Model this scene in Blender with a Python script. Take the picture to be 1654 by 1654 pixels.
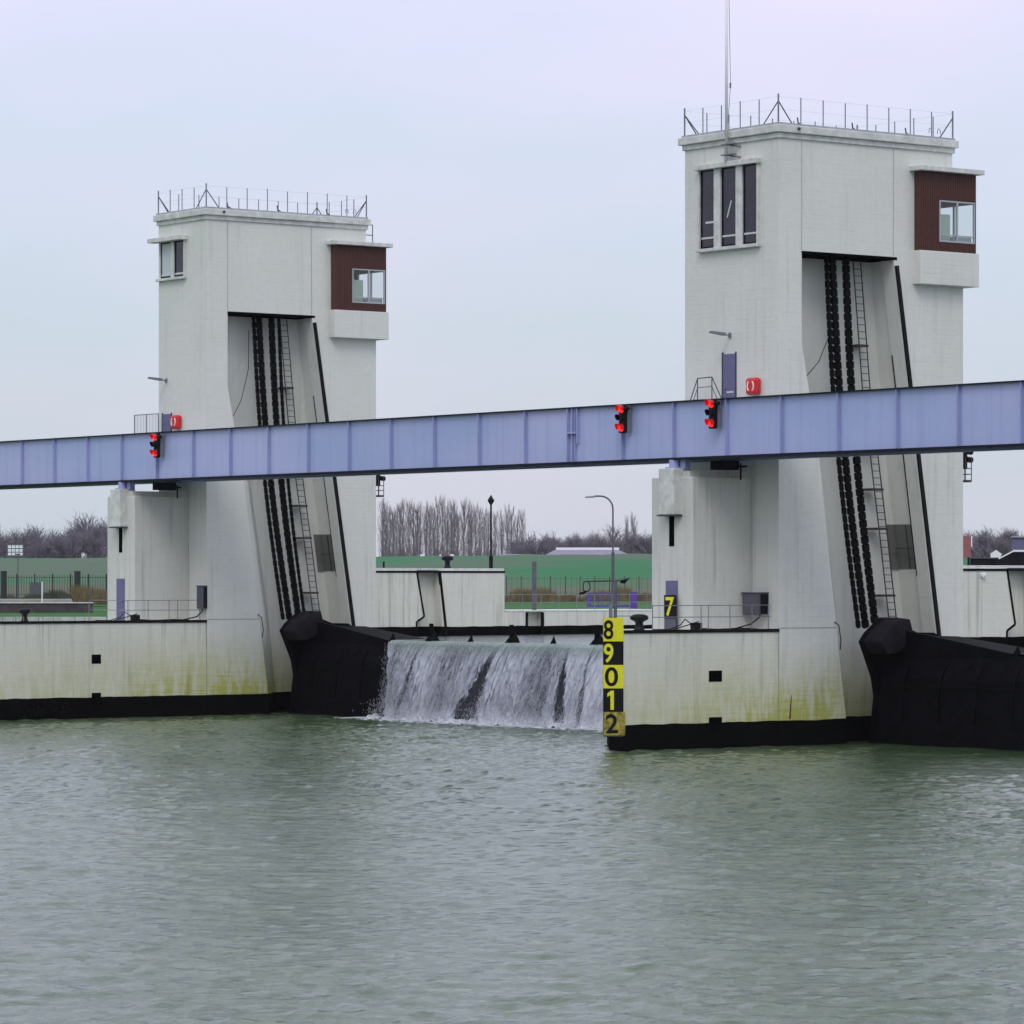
import bpy, math, random
import numpy as np
from mathutils import Vector
random.seed(7); rng = np.random.default_rng(7)
for o in list(bpy.data.objects): bpy.data.objects.remove(o)
S = bpy.context.scene; COL = S.collection
R = math.radians
# ------------------------------------------------------------------ camera
CX, CY, CZ = 121.241, -104.499, 6.95
TH = R(36.746)
FW = Vector((-math.cos(TH), math.sin(TH), 0)); RT = Vector((math.sin(TH), math.cos(TH), 0))
cam = bpy.data.cameras.new('camera'); co = bpy.data.objects.new('camera', cam); COL.objects.link(co)
cam.sensor_width = 36; cam.lens = 36 * 6141.9 / 1654; cam.shift_y = (937.8 - 827) / 1654
cam.clip_start = 0.5; cam.clip_end = 12000
co.location = (CX, CY, CZ); co.rotation_euler = (R(90), 0, math.atan2(-FW.x, FW.y))
S.camera = co
# ------------------------------------------------------------------ sky, sun, exposure
W = bpy.data.worlds.new('World'); S.world = W; W.use_nodes = True
nt = W.node_tree; N = nt.nodes; L = nt.links; N.clear()
SUN_EL, SUN_AZ = 48, 0
sun_dir = Vector((0.52, -0.48, 0)).normalized()      # where the light comes from, level
sky = N.new('ShaderNodeTexSky'); sky.sky_type = 'NISHITA'; sky.sun_disc = False
sky.sun_elevation = R(SUN_EL); sky.sun_rotation = math.atan2(sun_dir.x, sun_dir.y); sky.air_density = 1.5; sky.dust_density = 3
bg1 = N.new('ShaderNodeBackground'); bg1.inputs[1].default_value = 0.07; L.new(sky.outputs[0], bg1.inputs[0])
tc = N.new('ShaderNodeTexCoord'); sep = N.new('ShaderNodeSeparateXYZ'); L.new(tc.outputs['Generated'], sep.inputs[0])
cr = N.new('ShaderNodeValToRGB'); L.new(sep.outputs[2], cr.inputs[0])
e = cr.color_ramp.elements; e[0].position = 0; e[0].color = (.55, .57, .635, 1); e[1].position = 1; e[1].color = (.88, .92, 1.05, 1)
for p, c in ((.05, (.535, .585, .665)), (.08, (.54, .605, .705)), (.11, (.60, .635, .775)), (.15, (.675, .665, .85)), (.3, (.72, .76, .92))):
    q = cr.color_ramp.elements.new(p); q.color = (*c, 1)
mp = N.new('ShaderNodeMapping'); mp.inputs['Scale'].default_value = (5, 5, 16); L.new(tc.outputs['Generated'], mp.inputs[0])
nz = N.new('ShaderNodeTexNoise'); nz.inputs['Scale'].default_value = 1.3; nz.inputs['Detail'].default_value = 5; L.new(mp.outputs[0], nz.inputs[0])
cr2 = N.new('ShaderNodeValToRGB'); L.new(nz.outputs[0], cr2.inputs[0])
e = cr2.color_ramp.elements; e[0].position = .33; e[0].color = (.93, 1.0, .99, 1); e[1].position = .67; e[1].color = (1.09, 1.035, 1.06, 1)
mx = N.new('ShaderNodeMixRGB'); mx.blend_type = 'MULTIPLY'; mx.inputs[0].default_value = 1; L.new(cr.outputs[0], mx.inputs[1]); L.new(cr2.outputs[0], mx.inputs[2])
bg2 = N.new('ShaderNodeBackground'); bg2.inputs[1].default_value = 1.0; L.new(mx.outputs[0], bg2.inputs[0])
ms = N.new('ShaderNodeMixShader'); ms.inputs[0].default_value = .90; L.new(bg1.outputs[0], ms.inputs[1]); L.new(bg2.outputs[0], ms.inputs[2])
wo = N.new('ShaderNodeOutputWorld'); L.new(ms.outputs[0], wo.inputs[0])
sl = bpy.data.lights.new('sun', 'SUN'); sl.energy = .75; sl.angle = R(25); sl.color = (1, .965, .90)
so = bpy.data.objects.new('sun', sl); COL.objects.link(so)
sd = Vector((sun_dir.x * math.cos(R(SUN_EL)), sun_dir.y * math.cos(R(SUN_EL)), math.sin(R(SUN_EL))))
so.rotation_euler = sd.to_track_quat('Z', 'Y').to_euler(); so.location = (0, -60, 60)
S.view_settings.view_transform = 'Standard'; S.view_settings.look = 'None'; S.view_settings.exposure = 0.30; S.view_settings.gamma = 1
S.render.engine = 'CYCLES'

# ------------------------------------------------------------------ materials
def mat(name, col, rough=.6, metal=0, noise=None, bump=None, emis=None, spec=None):
    m = bpy.data.materials.new(name); m.use_nodes = True; n = m.node_tree.nodes; l = m.node_tree.links
    b = n['Principled BSDF']; b.inputs['Base Color'].default_value = (*col, 1); b.inputs['Roughness'].default_value = rough; b.inputs['Metallic'].default_value = metal
    if spec is not None: b.inputs['Specular IOR Level'].default_value = spec
    g = n.new('ShaderNodeNewGeometry')
    if noise:
        sc, amt = noise
        t = n.new('ShaderNodeTexNoise'); t.inputs['Scale'].default_value = sc; t.inputs['Detail'].default_value = 6; l.new(g.outputs['Position'], t.inputs[0])
        r = n.new('ShaderNodeMapRange'); r.inputs[1].default_value = .3; r.inputs[2].default_value = .7; r.inputs[3].default_value = 1 - amt; r.inputs[4].default_value = 1 + amt * .6; l.new(t.outputs[0], r.inputs[0])
        x = n.new('ShaderNodeVectorMath'); x.operation = 'SCALE'; x.inputs[0].default_value = col; l.new(r.outputs[0], x.inputs['Scale']); l.new(x.outputs[0], b.inputs['Base Color'])
    if bump:
        sc, st = bump
        t = n.new('ShaderNodeTexNoise'); t.inputs['Scale'].default_value = sc; t.inputs['Detail'].default_value = 5; l.new(g.outputs['Position'], t.inputs[0])
        bb = n.new('ShaderNodeBump'); bb.inputs['Strength'].default_value = st; bb.inputs['Distance'].default_value = .05; l.new(t.outputs[0], bb.inputs['Height']); l.new(bb.outputs[0], b.inputs['Normal'])
    if emis: b.inputs['Emission Color'].default_value = (*emis[0], 1); b.inputs['Emission Strength'].default_value = emis[1]
    return m

class NB:                                   # tiny node helper
    def __init__(s, m): s.n = m.node_tree.nodes; s.l = m.node_tree.links; s.g = s.n.new('ShaderNodeNewGeometry'); s.p = s.g.outputs['Position']
    def m(s, op, a, b=None, c=None, clamp=False):
        x = s.n.new('ShaderNodeMath'); x.operation = op; x.use_clamp = clamp
        for i, v in enumerate((a, b, c)):
            if v is None: continue
            if isinstance(v, (int, float)): x.inputs[i].default_value = v
            else: s.l.new(v, x.inputs[i])
        return x.outputs[0]
    def noise(s, scale=(1, 1, 1), sc=1, det=5, off=(0, 0, 0), rough=.5):
        mp = s.n.new('ShaderNodeMapping'); mp.inputs['Scale'].default_value = scale; mp.inputs['Location'].default_value = off; s.l.new(s.p, mp.inputs[0])
        t = s.n.new('ShaderNodeTexNoise'); t.inputs['Scale'].default_value = sc; t.inputs['Detail'].default_value = det; t.inputs['Roughness'].default_value = rough; s.l.new(mp.outputs[0], t.inputs[0]); return t.outputs[0]
    def rng(s, v, a, b, c=0., d=1., smooth=True):
        r = s.n.new('ShaderNodeMapRange'); r.interpolation_type = 'SMOOTHSTEP' if smooth else 'LINEAR'
        for i, x in enumerate((a, b, c, d)): r.inputs[1 + i].default_value = x
        s.l.new(v, r.inputs[0]); return r.outputs[0]
    def mix(s, f, a, b, mode='MIX'):
        x = s.n.new('ShaderNodeMixRGB'); x.blend_type = mode
        for i, v in enumerate((f, a, b)):
            if isinstance(v, (int, float)): x.inputs[i].default_value = v
            elif isinstance(v, tuple): x.inputs[i].default_value = (*v, 1)
            else: s.l.new(v, x.inputs[i])
        return x.outputs[0]
    def xyz(s):
        x = s.n.new('ShaderNodeSeparateXYZ'); s.l.new(s.p, x.inputs[0]); return x.outputs

def wall_mat(name, base, streak, algae, band=True):
    m = bpy.data.materials.new(name); m.use_nodes = True; k = NB(m); b = k.n['Principled BSDF']; X, Y, Z = k.xyz()
    n1 = k.rng(k.noise(sc=.35), .3, .7); n2 = k.rng(k.noise(sc=3, det=6), .3, .7)
    c = k.mix(k.m('MULTIPLY', n1, .55), base, tuple(v * f for v, f in zip(base, (.90, .91, .90))))
    c = k.mix(k.m('MULTIPLY', n2, .25), c, tuple(v * .84 for v in base))
    # rain streaks
    s1 = k.rng(k.noise((2.2, 2.2, .09), 1.6, 6, rough=.6), .50, .78); s2 = k.rng(k.noise((6, 6, .25), 1.2, 4), .52, .8)
    s3 = k.rng(k.noise((.5, .5, .3), 1, 4, (9, 2, 1)), .35, .65, .15, 1); st = k.m('MULTIPLY', k.m('MULTIPLY', k.m('ADD', s1, k.m('MULTIPLY', s2, .25)), s3), streak, clamp=True)
    c = k.mix(st, c, (.23, .235, .19))
    if streak > .5: c = k.mix(k.m('MULTIPLY', k.m('MULTIPLY', k.rng(k.noise((1.6, 1.6, .05), 1.7, 5, (3, 3, 3), .65), .55, .66), k.rng(Z, 2.2, 4.8)), .4), c, (.24, .24, .20))
    # painted brick courses: faint joint lines
    fr = k.m('FRACT', k.m('MULTIPLY', Z, 5.0)); ln = k.m('MULTIPLY', k.m('LESS_THAN', fr, .18), k.rng(k.noise((.6, .6, 6), 1, 3), .4, .62))
    c = k.mix(k.m('MULTIPLY', ln, .06), c, (.30, .31, .28))
    if algae:
        zz = k.m('POWER', k.rng(Z, .9, 4.4, 1, 0, False), 1.2); yy = k.rng(k.m('ABSOLUTE', k.m('SUBTRACT', Y, 1.8)), .5, 8.0, 1, .42)
        an = k.rng(k.noise((.8, .8, .5), .9, 6), .28, .6, .55, 1); hs = k.rng(k.noise((.5, .5, 9), 1, 4), .35, .65, .7, 1)
        a = k.m('MULTIPLY', k.m('MULTIPLY', zz, yy), k.m('MULTIPLY', an, hs)); a = k.m('MULTIPLY', a, k.rng(k.noise((2.5, 2.5, .5), 1.3, 6, (2, 7, 1), .7), .36, .58, .45, 1)); a = k.m('MULTIPLY', a, algae * 1.1, clamp=True)
        a = k.m('MULTIPLY', a, k.m('LESS_THAN', Y, 9.0))
        c = k.mix(a, c, (.40, .41, .10))
        a2 = k.m('MULTIPLY', k.rng(k.noise((1.5, 1.5, .25), 1.1, 4, (5, 3, 0)), .58, .8), k.m('MULTIPLY', k.rng(Z, 1, 6, 1, 0), .35)); c = k.mix(a2, c, (.20, .17, .07))
    if band:
        w = k.m('MULTIPLY', k.m('SUBTRACT', k.noise((.5, .5, .5), 1.5, 4), .5), .12)
        zt = k.m('ADD', k.m('MULTIPLY', k.m('GREATER_THAN', Y, 9.4), 3.40), 1.07)
        d = k.m('LESS_THAN', k.m('ADD', Z, w), zt)
        c = k.mix(d, c, k.mix(k.noise(sc=2), (.002, .002, .002), (.006, .006, .005)))
        b.inputs['Roughness'].default_value = .8; k.l.new(k.m('SUBTRACT', .4, k.m('MULTIPLY', d, .38)), b.inputs['Specular IOR Level'])
    else: b.inputs['Roughness'].default_value = .75
    k.l.new(c, b.inputs['Base Color'])
    bp = k.n.new('ShaderNodeBump'); bp.inputs['Strength'].default_value = .35; bp.inputs['Distance'].default_value = .02
    k.l.new(k.m('SUBTRACT', k.noise(sc=7, det=6), k.m('MULTIPLY', ln, .6)), bp.inputs['Height']); k.l.new(bp.outputs[0], b.inputs['Normal'])
    return m
M = {}
M['wall'] = wall_mat('painted_concrete', (.69, .695, .65), .34, 1.5)
M['pier'] = wall_mat('weathered_painted_concrete', (.69, .69, .615), .68, 1.6)
M['block'] = wall_mat('stained_painted_concrete', (.60, .605, .565), .6, 0, False)
M['coping'] = mat('coping_paint', (.61, .62, .59), .7, noise=(2.5, .22), bump=(9, .3))
M['metalcap'] = mat('roof_edge_metal', (.36, .37, .40), .5, noise=(3, .15))
M['black'] = mat('black_paint', (.005, .005, .006), .5, noise=(6, .3), spec=.15)
M['void'] = mat('opening_shade', (.003, .003, .003), .9, spec=0)  # near-black colour stands in for shade inside openings
M['gate'] = mat('tarred_steel', (.0035, .0032, .0045), .7, noise=(1.6, .6), bump=(3, .5), spec=.08)
M['gate_grey'] = mat('weathered_steel', (.014, .012, .017), .7, noise=(2.2, .5), bump=(5, .4), spec=.15)
M['chain'] = mat('greased_chain', (.004, .004, .0035), .6, noise=(14, .5), spec=.08)
M['galv'] = mat('galvanised_steel', (.17, .18, .22), .5, noise=(8, .15))
M['darkmetal'] = mat('dark_metal', (.035, .038, .045), .5, noise=(8, .2))
M['ladder'] = mat('ladder_steel', (.03, .03, .035), .5)
M['door'] = mat('violet_door_paint', (.125, .12, .235), .45, noise=(5, .1))
M['cab'] = mat('cabinet_grey', (.085, .085, .11), .45, noise=(4, .15))
M['cabdark'] = mat('cabinet_black', (.006, .006, .007), .5, spec=.15)
M['brown'] = mat('brown_cladding', (.075, .022, .014), .55, noise=(5, .2))
M['glassdark'] = mat('tinted_glass', (.022, .018, .034), .06, noise=(.7, .5))
M['frame'] = mat('white_frame', (.55, .57, .57), .45)
M['alu'] = mat('aluminium_frame', (.38, .40, .42), .35)
M['interior'] = mat('room_paint', (.42, .50, .42), .8)
M['curtain'] = mat('net_curtain', (.50, .56, .56), .9)
M['red'] = mat('red_plastic_and_glow', (.62, .010, .014), .4, noise=(6, .12))  # lifebuoy plastic; also paints the red glow on lit signal hoods
M['white'] = mat('white_plastic', (.75, .75, .74), .5)
M['lens_on'] = mat('lit_red_lens', (.7, .01, .008), .3, emis=((1, .015, .008), 1.6))
M['lens_off'] = mat('dark_lens', (.01, .01, .01), .15)
M['yellow'] = mat('gauge_yellow', (.70, .68, .004), .5, noise=(9, .12))
M['mustard'] = mat('gauge_yellow_dirty', (.30, .25, .03), .7, noise=(5, .7), bump=(12, .5))
M['bollard'] = mat('cast_iron', (.005, .005, .006), .45, noise=(9, .4), spec=.2)
M['purple'] = mat('purple_paint', (.10, .055, .36), .5, noise=(3, .2))
M['post'] = mat('grey_post', (.10, .105, .12), .7, noise=(3, .3))
M['bark'] = mat('bark', (.14, .12, .14), .9)
M['twig'] = mat('twigs', (.175, .150, .185), .95, spec=.1)  # paler and purpler than wood: distance haze put into the colour
M['twig2'] = mat('poplar_twigs', (.215, .185, .205), .95, spec=.1)  # haze over the far row mixed into the twig tone
M['reed'] = mat('reed_straw', (.15, .12, .06), .95, noise=(.5, .5))
M['roofgrey'] = mat('grey_roof', (.22, .20, .27), .7, noise=(.6, .2))
M['ridge'] = mat('skylight_strip', (.80, .78, .82), .4)
M['brick'] = mat('red_brick', (.30, .10, .11), .85, noise=(1.5, .2))
M['darkroof'] = mat('dark_roof', (.010, .008, .012), .8, noise=(1.5, .4), spec=.1)
M['slate'] = mat('slate_blue_cladding', (.12, .11, .21), .7)
M['fencegreen'] = mat('dark_green_fence', (.012, .022, .02), .6)
def bridge_mat():
    m = bpy.data.materials.new('lavender_bridge_paint'); m.use_nodes = True; k = NB(m); b = k.n['Principled BSDF']
    n1 = k.rng(k.noise((.12, .12, .3), 1, 4), .3, .7); n2 = k.rng(k.noise((3, 3, .15), 1, 5), .45, .8)
    c = k.mix(n1, (.335, .41, .665), (.43, .46, .72)); c = k.mix(k.m('MULTIPLY', n2, .22), c, (.17, .20, .36))
    X_ = k.xyz()[0]; q_ = k.m('FRACT', k.m('DIVIDE', k.m('ADD', X_, 2.90 + 60 * 45 / 13), 45 / 13))
    sm_ = k.m('MAXIMUM', k.m('LESS_THAN', k.m('ABSOLUTE', k.m('SUBTRACT', q_, .5)), .0035), k.m('GREATER_THAN', k.m('ABSOLUTE', k.m('SUBTRACT', q_, .5)), .468))
    c = k.mix(k.m('MULTIPLY', sm_, .45), c, (.22, .25, .48))
    Zb = k.xyz()[2]; rs = k.m('MULTIPLY', k.rng(k.noise((4, 4, .5), 1.2, 5, (1, 2, 3), .7), .62, .72), k.rng(k.m('ABSOLUTE', k.m('SUBTRACT', Zb, 13.28)), .7, 1.15)); c = k.mix(k.m('MULTIPLY', rs, .35), c, (.14, .10, .12))
    k.l.new(c, b.inputs['Base Color']); b.inputs['Roughness'].default_value = .42
    bp = k.n.new('ShaderNodeBump'); bp.inputs['Strength'].default_value = .25; bp.inputs['Distance'].default_value = .03; k.l.new(k.noise((.8, .8, .8), 1, 3), bp.inputs['Height']); k.l.new(bp.outputs[0], b.inputs['Normal'])
    return m
M['bridge'] = bridge_mat()
M['bridgedark'] = mat('bridge_dark_navy', (.008, .008, .016), .6, spec=.15)  # near-black navy shared by flanges, cross beams and trolley
M['stiff'] = mat('stiffener_paint', (.32, .355, .60), .5, noise=(.8, .1))
gl = bpy.data.materials.new('clear_glass'); gl.use_nodes = True; n_ = gl.node_tree.nodes; l_ = gl.node_tree.links; n_.clear()
tr = n_.new('ShaderNodeBsdfTransparent'); tr.inputs[0].default_value = (.97, .985, .98, 1); gs = n_.new('ShaderNodeBsdfGlossy'); gs.inputs[1].default_value = .02
fm = n_.new('ShaderNodeMixShader'); fm.inputs[0].default_value = .05; l_.new(tr.outputs[0], fm.inputs[1]); l_.new(gs.outputs[0], fm.inputs[2])
oo = n_.new('ShaderNodeOutputMaterial'); l_.new(fm.outputs[0], oo.inputs[0]); M['glass'] = gl

# ------------------------------------------------------------------ mesh helpers
class MB:
    def __init__(s): s.v = []; s.f = []
    def add(s, vs, fs): b = len(s.v); s.v += [tuple(p) for p in vs]; s.f += [tuple(i + b for i in f) for f in fs]; return s
    def hexa(s, p): return s.add(p, [(0, 3, 2, 1), (4, 5, 6, 7), (0, 1, 5, 4), (1, 2, 6, 5), (2, 3, 7, 6), (3, 0, 4, 7)])
    def box(s, x0, x1, y0, y1, z0, z1):
        return s.hexa([(x0, y0, z0), (x1, y0, z0), (x1, y1, z0), (x0, y1, z0), (x0, y0, z1), (x1, y0, z1), (x1, y1, z1), (x0, y1, z1)])
    def prism(s, poly, ax, a, b):
        def P(u, v, w): return {'x': (w, u, v), 'y': (u, w, v), 'z': (u, v, w)}[ax]
        n = len(poly); vs = [P(*q, a) for q in poly] + [P(*q, b) for q in poly]
        return s.add(vs, [tuple(range(n))[::-1], tuple(range(n, 2 * n))] + [(i, (i + 1) % n, n + (i + 1) % n, n + i) for i in range(n)])
    def tube(s, a, b, r, n=6, r2=None):
        a = Vector(a); b = Vector(b); d = (b - a)
        if d.length < 1e-6: return s
        d.normalize(); u = d.orthogonal().normalized(); w = d.cross(u); r2 = r if r2 is None else r2; vs = []
        for c, q in ((a, r), (b, r2)):
            for i in range(n): t = 2 * math.pi * i / n; vs.append(c + u * math.cos(t) * q + w * math.sin(t) * q)
        return s.add(vs, [(i, (i + 1) % n, n + (i + 1) % n, n + i) for i in range(n)] + [tuple(range(n))[::-1], tuple(range(n, 2 * n))])
    def path(s, pts, r, n=6):
        for a, b in zip(pts, pts[1:]): s.tube(a, b, r, n)
        return s
    def lathe(s, c, prof, n=20, ax='z'):
        vs = []
        for (r, h) in prof:
            for i in range(n):
                t = 2 * math.pi * i / n; u, v = r * math.cos(t), r * math.sin(t)
                vs.append({'z': (c[0] + u, c[1] + v, c[2] + h), 'y': (c[0] + u, c[1] + h, c[2] + v), 'x': (c[0] + h, c[1] + u, c[2] + v)}[ax])
        k = len(prof); fs = [(j * n + i, j * n + (i + 1) % n, (j + 1) * n + (i + 1) % n, (j + 1) * n + i) for j in range(k - 1) for i in range(n)]
        return s.add(vs, fs + [tuple(range(n))[::-1], tuple(range((k - 1) * n, k * n))])
    def bar(s, a, b, w, h):                       # square bar: w sideways in plan, h in depth
        a = Vector(a); b = Vector(b); d = (b - a).normalized(); u = d.cross(Vector((0, 0, 1)))
        u = Vector((1, 0, 0)) if u.length < 1e-3 else u.normalized(); v = d.cross(u).normalized(); vs = []
        for c in (a, b):
            for (i, j) in ((-1, -1), (1, -1), (1, 1), (-1, 1)): vs.append(c + u * i * w / 2 + v * j * h / 2)
        return s.add(vs, [(0, 3, 2, 1), (4, 5, 6, 7), (0, 1, 5, 4), (1, 2, 6, 5), (2, 3, 7, 6), (3, 0, 4, 7)])
    def build(s, name, m, parent=None, loc=None, bevel=0, smooth=False, label=None):
        o0 = Vector(parent['_w']) if parent is not None else Vector(loc or (0, 0, 0))
        me = bpy.data.meshes.new(name); me.from_pydata([(p[0] - o0.x, p[1] - o0.y, p[2] - o0.z) for p in s.v], [], s.f)
        me.materials.append(m); me.validate(); 
        import bmesh
        bm = bmesh.new(); bm.from_mesh(me); bmesh.ops.recalc_face_normals(bm, faces=bm.faces); bm.to_mesh(me); bm.free()
        if smooth:
            for p in me.polygons: p.use_smooth = True
        o = bpy.data.objects.new(name, me); COL.objects.link(o); o['_w'] = tuple(o0)
        if parent is not None: o.parent = parent
        else: o.location = o0
        if bevel: b = o.modifiers.new('bevel', 'BEVEL'); b.width = bevel; b.segments = 2; b.limit_method = 'ANGLE'; b.angle_limit = R(50)
        if label: o['label'] = label
        return o
def tag(o, label=None, cat=None, group=None, kind=None):
    if label: o['label'] = label
    if cat: o['category'] = cat
    if group: o['group'] = group
    if kind: o['kind'] = kind
    return o
def thing(name, label, cat, loc, group=None):
    o = bpy.data.objects.new(name, None); COL.objects.link(o); o.location = loc; o.empty_display_size = .3; o['_w'] = tuple(loc)
    return tag(o, label, cat, group)
def copy_tree(o, parent=None):
    c = o.copy(); COL.objects.link(c); c.parent = parent
    for ch in list(o.children): copy_tree(ch, c)
    return c
def uv(u, v, z=0): p = Vector((CX, CY, 0)) + FW * v + RT * u; return (p.x, p.y, z)      # ground survey frame: v metres out, u metres across
def px(x, v, z=0): return uv((x - 827) / 6141.9 * v, v, z)                              # bearing -> position at distance v

# ------------------------------------------------------------------ ground and water
def ss(x, a, b): t = np.clip((x - a) / (b - a), 0, 1); return t * t * (3 - 2 * t)
us = np.unique(np.concatenate([np.linspace(-3500, -160, 20), np.linspace(-150, 150, 90), np.linspace(160, 3500, 20)]))
vs_ = np.unique(np.concatenate([np.linspace(-1500, 100, 10), np.linspace(100, 600, 180), np.linspace(620, 7000, 24)]))
U, V = np.meshgrid(us, vs_); WX = CX + FW.x * V + RT.x * U; WY = CY + FW.y * V + RT.y * U
land = ((WX < -49) & (WY > -300)) | (V > 330)
z = np.where(land, 4.55, -4.0)
dy = ss(V, 425, 505) * (1 - ss(V, 530, 590)); z = z + dy * 5.6 * (V > 330) + (V > 425) * .0
z += (V > 500) * (V < 560) * 0.14 * (np.sin(U * .11) + .5 * np.sin(U * .37 + 1) + .3 * np.sin(U * .9)) + ss(V, 250, 420) * .2 * np.sin(U * .05 + 1)
verts = np.stack([WX, WY, z], -1).reshape(-1, 3); nu = len(us); nv = len(vs_)
idx = np.arange(nu * nv).reshape(nv, nu); F4 = np.stack([idx[:-1, :-1], idx[:-1, 1:], idx[1:, 1:], idx[1:, :-1]], -1).reshape(-1, 4)
def np_mesh(name, verts, quads, m, smooth=True):
    me = bpy.data.meshes.new(name); me.vertices.add(len(verts)); me.vertices.foreach_set('co', verts.astype(np.float32).ravel())
    me.loops.add(quads.size); me.loops.foreach_set('vertex_index', quads.astype(np.int32).ravel())
    me.polygons.add(len(quads)); me.polygons.foreach_set('loop_start', np.arange(0, quads.size, quads.shape[1], dtype=np.int32)); me.polygons.foreach_set('loop_total', np.full(len(quads), quads.shape[1], np.int32))
    me.update(calc_edges=True); me.materials.append(m)
    if smooth: me.polygons.foreach_set('use_smooth', np.ones(len(quads), bool))
    o = bpy.data.objects.new(name, me); COL.objects.link(o); return o
gm = bpy.data.materials.new('grassland'); gm.use_nodes = True; k = NB(gm); X, Y, Z = k.xyz()
n1 = k.rng(k.noise(sc=.03, det=6), .35, .65); n2 = k.rng(k.noise(sc=.6, det=6), .3, .7)
c = k.mix(n1, (.020, .105, .020), (.04, .13, .028)); c = k.mix(k.m('MULTIPLY', n2, .4), c, (.07, .13, .03)); n3 = k.rng(k.noise((1, 1, 14), .035, 5, (3, 1, 0)), .35, .65)
hi = k.rng(k.m('ADD', Z, k.m('MULTIPLY', n1, .8)), 5.0, 6.6); c = k.mix(hi, c, k.mix(n3, (.045, .165, .075), (.105, .14, .10)))
br = k.m('MULTIPLY', k.rng(Z, 4.9, 5.1), k.rng(k.m('ADD', Z, k.m('MULTIPLY', n1, .9)), 7.7, 6.6)); c = k.mix(k.m('MULTIPLY', br, .85), c, k.mix(n2, (.15, .13, .095), (.10, .115, .085)))
k.l.new(c, k.n['Principled BSDF'].inputs['Base Color']); k.n['Principled BSDF'].inputs['Roughness'].default_value = .95; k.n['Principled BSDF'].inputs['Specular IOR Level'].default_value = .1
tag(np_mesh('ground', verts, F4, gm), kind='structure')

wm = bpy.data.materials.new('river_water'); wm.use_nodes = True; k = NB(wm); X, Y, Z = k.xyz(); b = k.n['Principled BSDF']
b.inputs['IOR'].default_value = 1.33; b.inputs['Roughness'].default_value = .06
wc = k.mix(k.rng(k.noise(sc=.05, det=4), .35, .65), (.048, .082, .036), (.078, .112, .064))
# aerated white water below the fall
fx = k.m('MULTIPLY', k.rng(X, -41.5, -37.5), k.rng(X, -5.2, -6.2)); fy = k.rng(Y, 1.6, 5.0)
fn = k.noise((1.0, 1.4, 1), 1.5, 8, rough=.7); f = k.m('MULTIPLY', fx, k.m('MULTIPLY', k.rng(Y, -.6, 5.0, 0, 1, False), k.m('LESS_THAN', Y, 7)))
f = k.rng(k.m('ADD', k.m('MULTIPLY', f, .62), fn), .86, 1.02)
f2 = k.m('MULTIPLY', k.rng(k.noise((.5, .9, 1), 1.8, 8, (4, 2, 0), .75), .60, .72), k.m('MULTIPLY', k.rng(Y, -22, 2), k.m('MULTIPLY', k.rng(X, -48, -38), k.m('MULTIPLY', k.rng(X, 20, -2), .30))))
f = k.m('MAXIMUM', f, f2)
k.l.new(k.mix(f, wc, (.66, .68, .72)), b.inputs['Base Color']); k.l.new(k.rng(f, 0, 1, .06, .8), b.inputs['Roughness'])
bp = k.n.new('ShaderNodeBump'); bp.inputs['Strength'].default_value = .55; bp.inputs['Distance'].default_value = .10
k.l.new(k.m('ADD', k.noise(sc=2.2, det=7, rough=.64), k.m('MULTIPLY', k.noise(sc=9, det=3), .16)), bp.inputs['Height']); k.l.new(bp.outputs[0], b.inputs['Normal'])
M['water'] = wm
us = np.unique(np.concatenate([np.linspace(-900, -32, 24), np.linspace(-31, 31, 330), np.linspace(32, 900, 24)]))
vs_ = np.unique(np.concatenate([np.linspace(-600, 48, 16), np.linspace(49, 110, 470), np.linspace(110.25, 205, 400), np.linspace(210, 420, 12)]))
U, V = np.meshgrid(us, vs_); WX = CX + FW.x * V + RT.x * U; WY = CY + FW.y * V + RT.y * U
keep_y = WY
h = np.zeros_like(U)
for i in range(100):
    lam = .32 + 1.9 * rng.random() ** 1.8; a = R(rng.normal(75, 34)); kx, ky = math.cos(a) * 2 * math.pi / lam, math.sin(a) * 2 * math.pi / lam
    ph = rng.uniform(0, 6.28) + .9 * np.sin(WX * rng.uniform(.08, .3) + rng.uniform(0, 6)) + .9 * np.sin(WY * rng.uniform(.08, .3) + rng.uniform(0, 6))
    h += .0050 * lam ** .5 * np.sin(RT.x * 0 + kx * U + ky * V + ph)
turb = np.exp(-((WX + 20) / 22) ** 2) * ss(WY, -26, 3); h *= (1 + .9 * turb) * (1 - .25 * ss(V, 115, 150)) * (.75 + .35 * np.sin(U * .13 + 2) * np.sin(V * .05))
fade = (np.abs(U) < 31.5) * (V > 48) * (V < 206); h *= fade
def ground_clip(h): return h
nu = len(us); nv = len(vs_); idx = np.arange(nu * nv).reshape(nv, nu)
Q = np.stack([idx[:-1, :-1], idx[:-1, 1:], idx[1:, 1:], idx[1:, :-1]], -1).reshape(-1, 4)
vts = np.stack([WX, WY, h], -1).reshape(-1, 3)
cy = vts[Q][:, :, 1].mean(1); cx = vts[Q][:, :, 0].mean(1); Q = Q[(cy < 9) & (cx > -62)]
tag(np_mesh('river_water', vts, Q, wm), kind='structure')
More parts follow.
